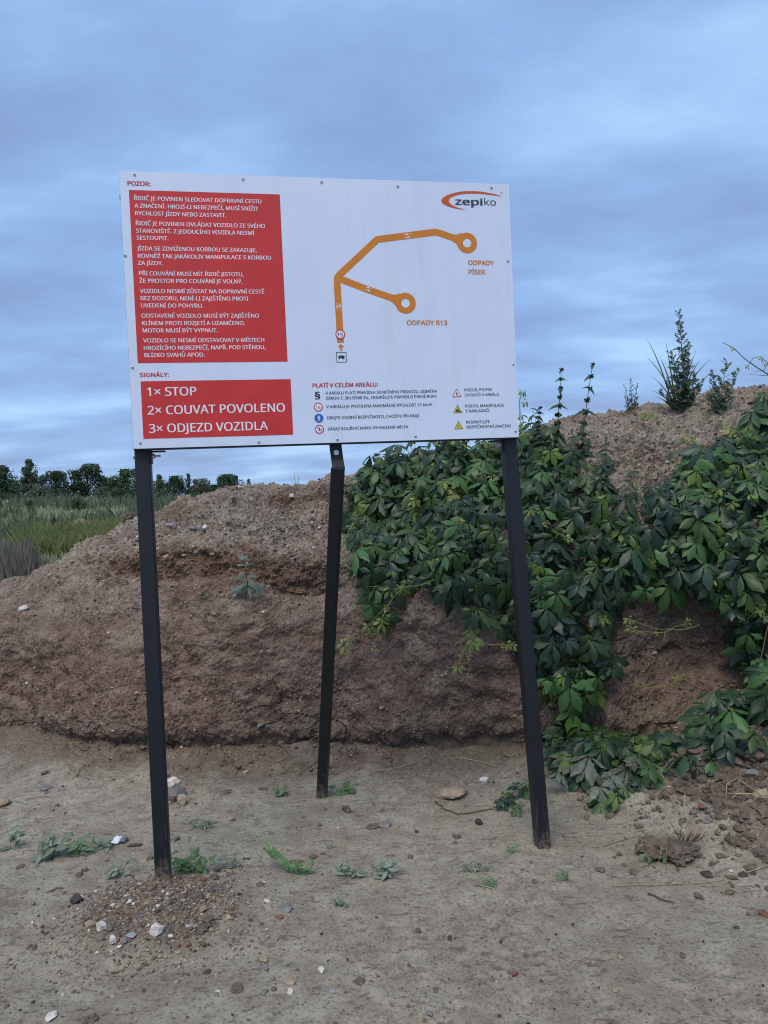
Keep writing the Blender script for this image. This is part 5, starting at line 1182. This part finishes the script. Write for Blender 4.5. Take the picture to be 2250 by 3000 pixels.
for lab, x_, y_, w_, dd, m, sh in (
    ('dark round tree cut by the left edge of the photo', 5, 1366, 110, 60, T1, 'round'), ('pale pointed tree highest in the row on the left', 92, 1338, 66, 58, T3, 'cone'), ('dark tree right of the pale pointed one', 165, 1382, 90, 62, T1, 'round'),
    ('dark double topped tree in the middle of the left row', 258, 1362, 110, 64, T1, 'round'), ('round green tree just left of the left post', 372, 1376, 90, 60, T2, 'round'), ('dark low tree between the double topped and round green trees', 318, 1402, 70, 68, T1, 'bush'), ('broad dark tree behind the pale pointed one', 45, 1410, 110, 70, T1, 'round'),
    ('slim pale tree first right of the left post', 472, 1388, 46, 62, T3, 'cone'), ('dark tree second right of the left post', 512, 1397, 80, 64, T1, 'round'), ('narrow pointed tree above the bank crest', 557, 1385, 28, 66, T3, 'cone'), ('low greyish tree right of the narrow pointed one', 592, 1404, 80, 66, T3, 'round'),
    ('round dark tree over the bank crest nearest the middle post', 670, 1392, 84, 60, T1, 'round'), ('small pale bush tip at the right end of the row', 733, 1402, 24, 66, T3, 'cone'), ('tiny tree tip on the skyline left of the middle post', 806, 1411, 22, 80, T1, 'cone'), ('low dark hedge tree at the foot of the bank crest', 630, 1422, 90, 75, T1, 'bush'),
    ('last tiny treetop before the middle post', 835, 1415, 16, 80, T1, 'cone'), ('broad dark tree behind the left post', 425, 1412, 90, 72, T1, 'round')):
    tree(lab, x_, y_, w_*1.35, dd, m, 300+int(x_), shape=sh, n=5200)
for lab, x_, y_, w_, dd, m, sh in (
    ('round green bush standing before the dark row of trees', 228, 1458, 64, 42, T2, 'bush'), ('dark bush at the right of the meadow', 352, 1432, 62, 50, T1, 'round'), ('greyish willow bush in the middle of the meadow slope', 120, 1425, 110, 50, T3, 'bush'), ('grey green bush behind the round one', 300, 1428, 90, 55, T3, 'bush'),
    ('low dark scrub at the left edge of the meadow', 20, 1450, 120, 50, T1, 'bush'), ('small dark green bush before the willow', 88, 1476, 40, 42, T2, 'bush'), ('dark scrub between the willow and the round bush', 190, 1436, 80, 54, T1, 'bush'), ('low scrub just left of the left post', 400, 1462, 60, 55, T2, 'bush')):
    tree(lab, x_, y_, w_, dd, m, 500+int(x_), shape=sh, name='bush', cat='bush', n=3200)
tree('lone dark sapling standing in the meadow', 155, 1499, 34, 30, T1, 705, shape='cone', name='sapling', cat='sapling', n=260)
# reddish spoil heap in the meadow
b_ = at_depth(238, 1530, 32); b_.z = gz(b_.x, 32); gx2, gy2 = np.meshgrid(np.linspace(-1, 1, 40), np.linspace(-1, 1, 30)); zz_ = np.exp(-(gx2**2*4+gy2**2*4)); zz_ = zz_*(1+.25*perlin(gx2, gy2, 0, 4, 71))-.08
V = np.c_[gx2.ravel()*1.5, gy2.ravel()*1.2, zz_.ravel()*.5]; o = link('spoil_heap', mesh_np('spoil_heap', V, grid_faces(30, 40), mat('pink_gravel', (.22, .15, .11), .95, build=var((.16, .11, .08), (.27, .19, .145), 3, False)))); o.location = b_; tag(o, 'small reddish heap of gravel in the meadow left of the bank', 'heap')
def blades(name, X_, Y_, h, wd, m, label, cat, seed=0, lean=.25, z=None):
    rg = np.random.default_rng(seed); n = len(X_); Z_ = ground_h(X_, Y_, False) if z is None else z; a_ = rg.uniform(0, 6.28, n); dx, dy = np.cos(a_)*wd, np.sin(a_)*wd*.4; lx, ly = rg.normal(size=n)*lean*h, rg.normal(size=n)*lean*h
    V = np.stack([np.c_[X_-dx, Y_-dy, Z_-.02], np.c_[X_+dx, Y_+dy, Z_-.02], np.c_[X_+lx*.4+dx*.6, Y_+ly*.4, Z_+h*.6], np.c_[X_+lx, Y_+ly, Z_+h]], 1).reshape(-1, 3)
    F_ = np.stack([np.arange(n)*4, np.arange(n)*4+1, np.arange(n)*4+2, np.arange(n)*4+3], 1)
    return tag(link(name, mesh_np(name, V, F_, m, None, False)), label, cat, kind='stuff')
rg = np.random.default_rng(90)
def field(n, px0, px1, d0, d1):
    d = d0*(d1/d0)**rg.random(n); px = rg.uniform(px0, px1, n); return (px-1125-60)/F_PX*d, d
X_, Y_ = field(34000, -350, 900, 17, 58); pn = perlin(X_, Y_, 0, .12, 5)
blades('meadow_grass', X_, Y_, .42*(.8+.5*pn)*rg.uniform(.6, 1.3, len(X_)), .012+.0012*Y_, [M['paleg']], 'long pale meadow grass behind the bank on the left', 'grass', 1)
X_, Y_ = field(12000, -350, 900, 22, 58); k_ = perlin(X_, Y_, 0, .2, 15) > .05; X_, Y_ = X_[k_], Y_[k_]
blades('tall_weeds', X_, Y_, .75*rg.uniform(.5, 1.3, len(X_)), .014+.0012*Y_, [M['tree3']], 'grey green tall weeds patched over the meadow slope', 'weeds', 2)
X_, Y_ = field(20000, -350, 230, 10.5, 17); k_ = perlin(X_, Y_, 0, .55, 8)+sstep(230, 60, (X_/Y_)*F_PX+1185)*.9 > .35; X_, Y_ = X_[k_], Y_[k_]
blades('dead_stalks', X_, Y_, rg.uniform(.3, 1.1, len(X_))*(.8+.4*perlin(X_, Y_, 0, .9, 3)), .0028, [M['dead']], 'dense grey dead weed stalks at the left edge behind the bank', 'dead stalks', 3, .12)
X_, Y_ = field(2600, -350, 190, 11, 17)
blades('green_undergrowth', X_, Y_, rg.uniform(.2, .6, len(X_)), .010, [M['paleg']], 'pale green grass between the dead stalks', 'grass', 5, .3)
X_, Y_ = field(9000, 120, 420, 19, 28)
k_ = perlin(X_, Y_, 0, .45, 6) > -.12; X_, Y_ = X_[k_], Y_[k_]
blades('yellow_weeds', X_, Y_, rg.uniform(.25, 1.0, len(X_)), .012, [M['ygreen']], 'fresh yellow green weeds between the dead stalks and the bank', 'weeds', 4, .3)

# labels of the many alike: what they look like, where they lie, which from the left
_ORD = ['leftmost', 'second from the left', 'third from the left', 'fourth from the left', 'fifth from the left', 'sixth from the left', 'seventh from the left', 'eighth from the left', 'ninth from the left', 'tenth from the left', 'eleventh from the left', 'twelfth from the left', 'thirteenth from the left', 'fourteenth from the left', 'fifteenth from the left', 'sixteenth from the left', 'seventeenth from the left', 'eighteenth from the left', 'nineteenth from the left', 'twentieth from the left']
_gr_ = {}
for o, d_, w_, px in LATER: _gr_.setdefault(d_, []).append((px, o))
for d_, l_ in _gr_.items():
    l_.sort(key=lambda q_: q_[0])
    for i, (_, o) in enumerate(l_):
        o['label'] = d_ if len(l_) == 1 else d_+', '+(_ORD[i] if i < 20 else 'farther right')
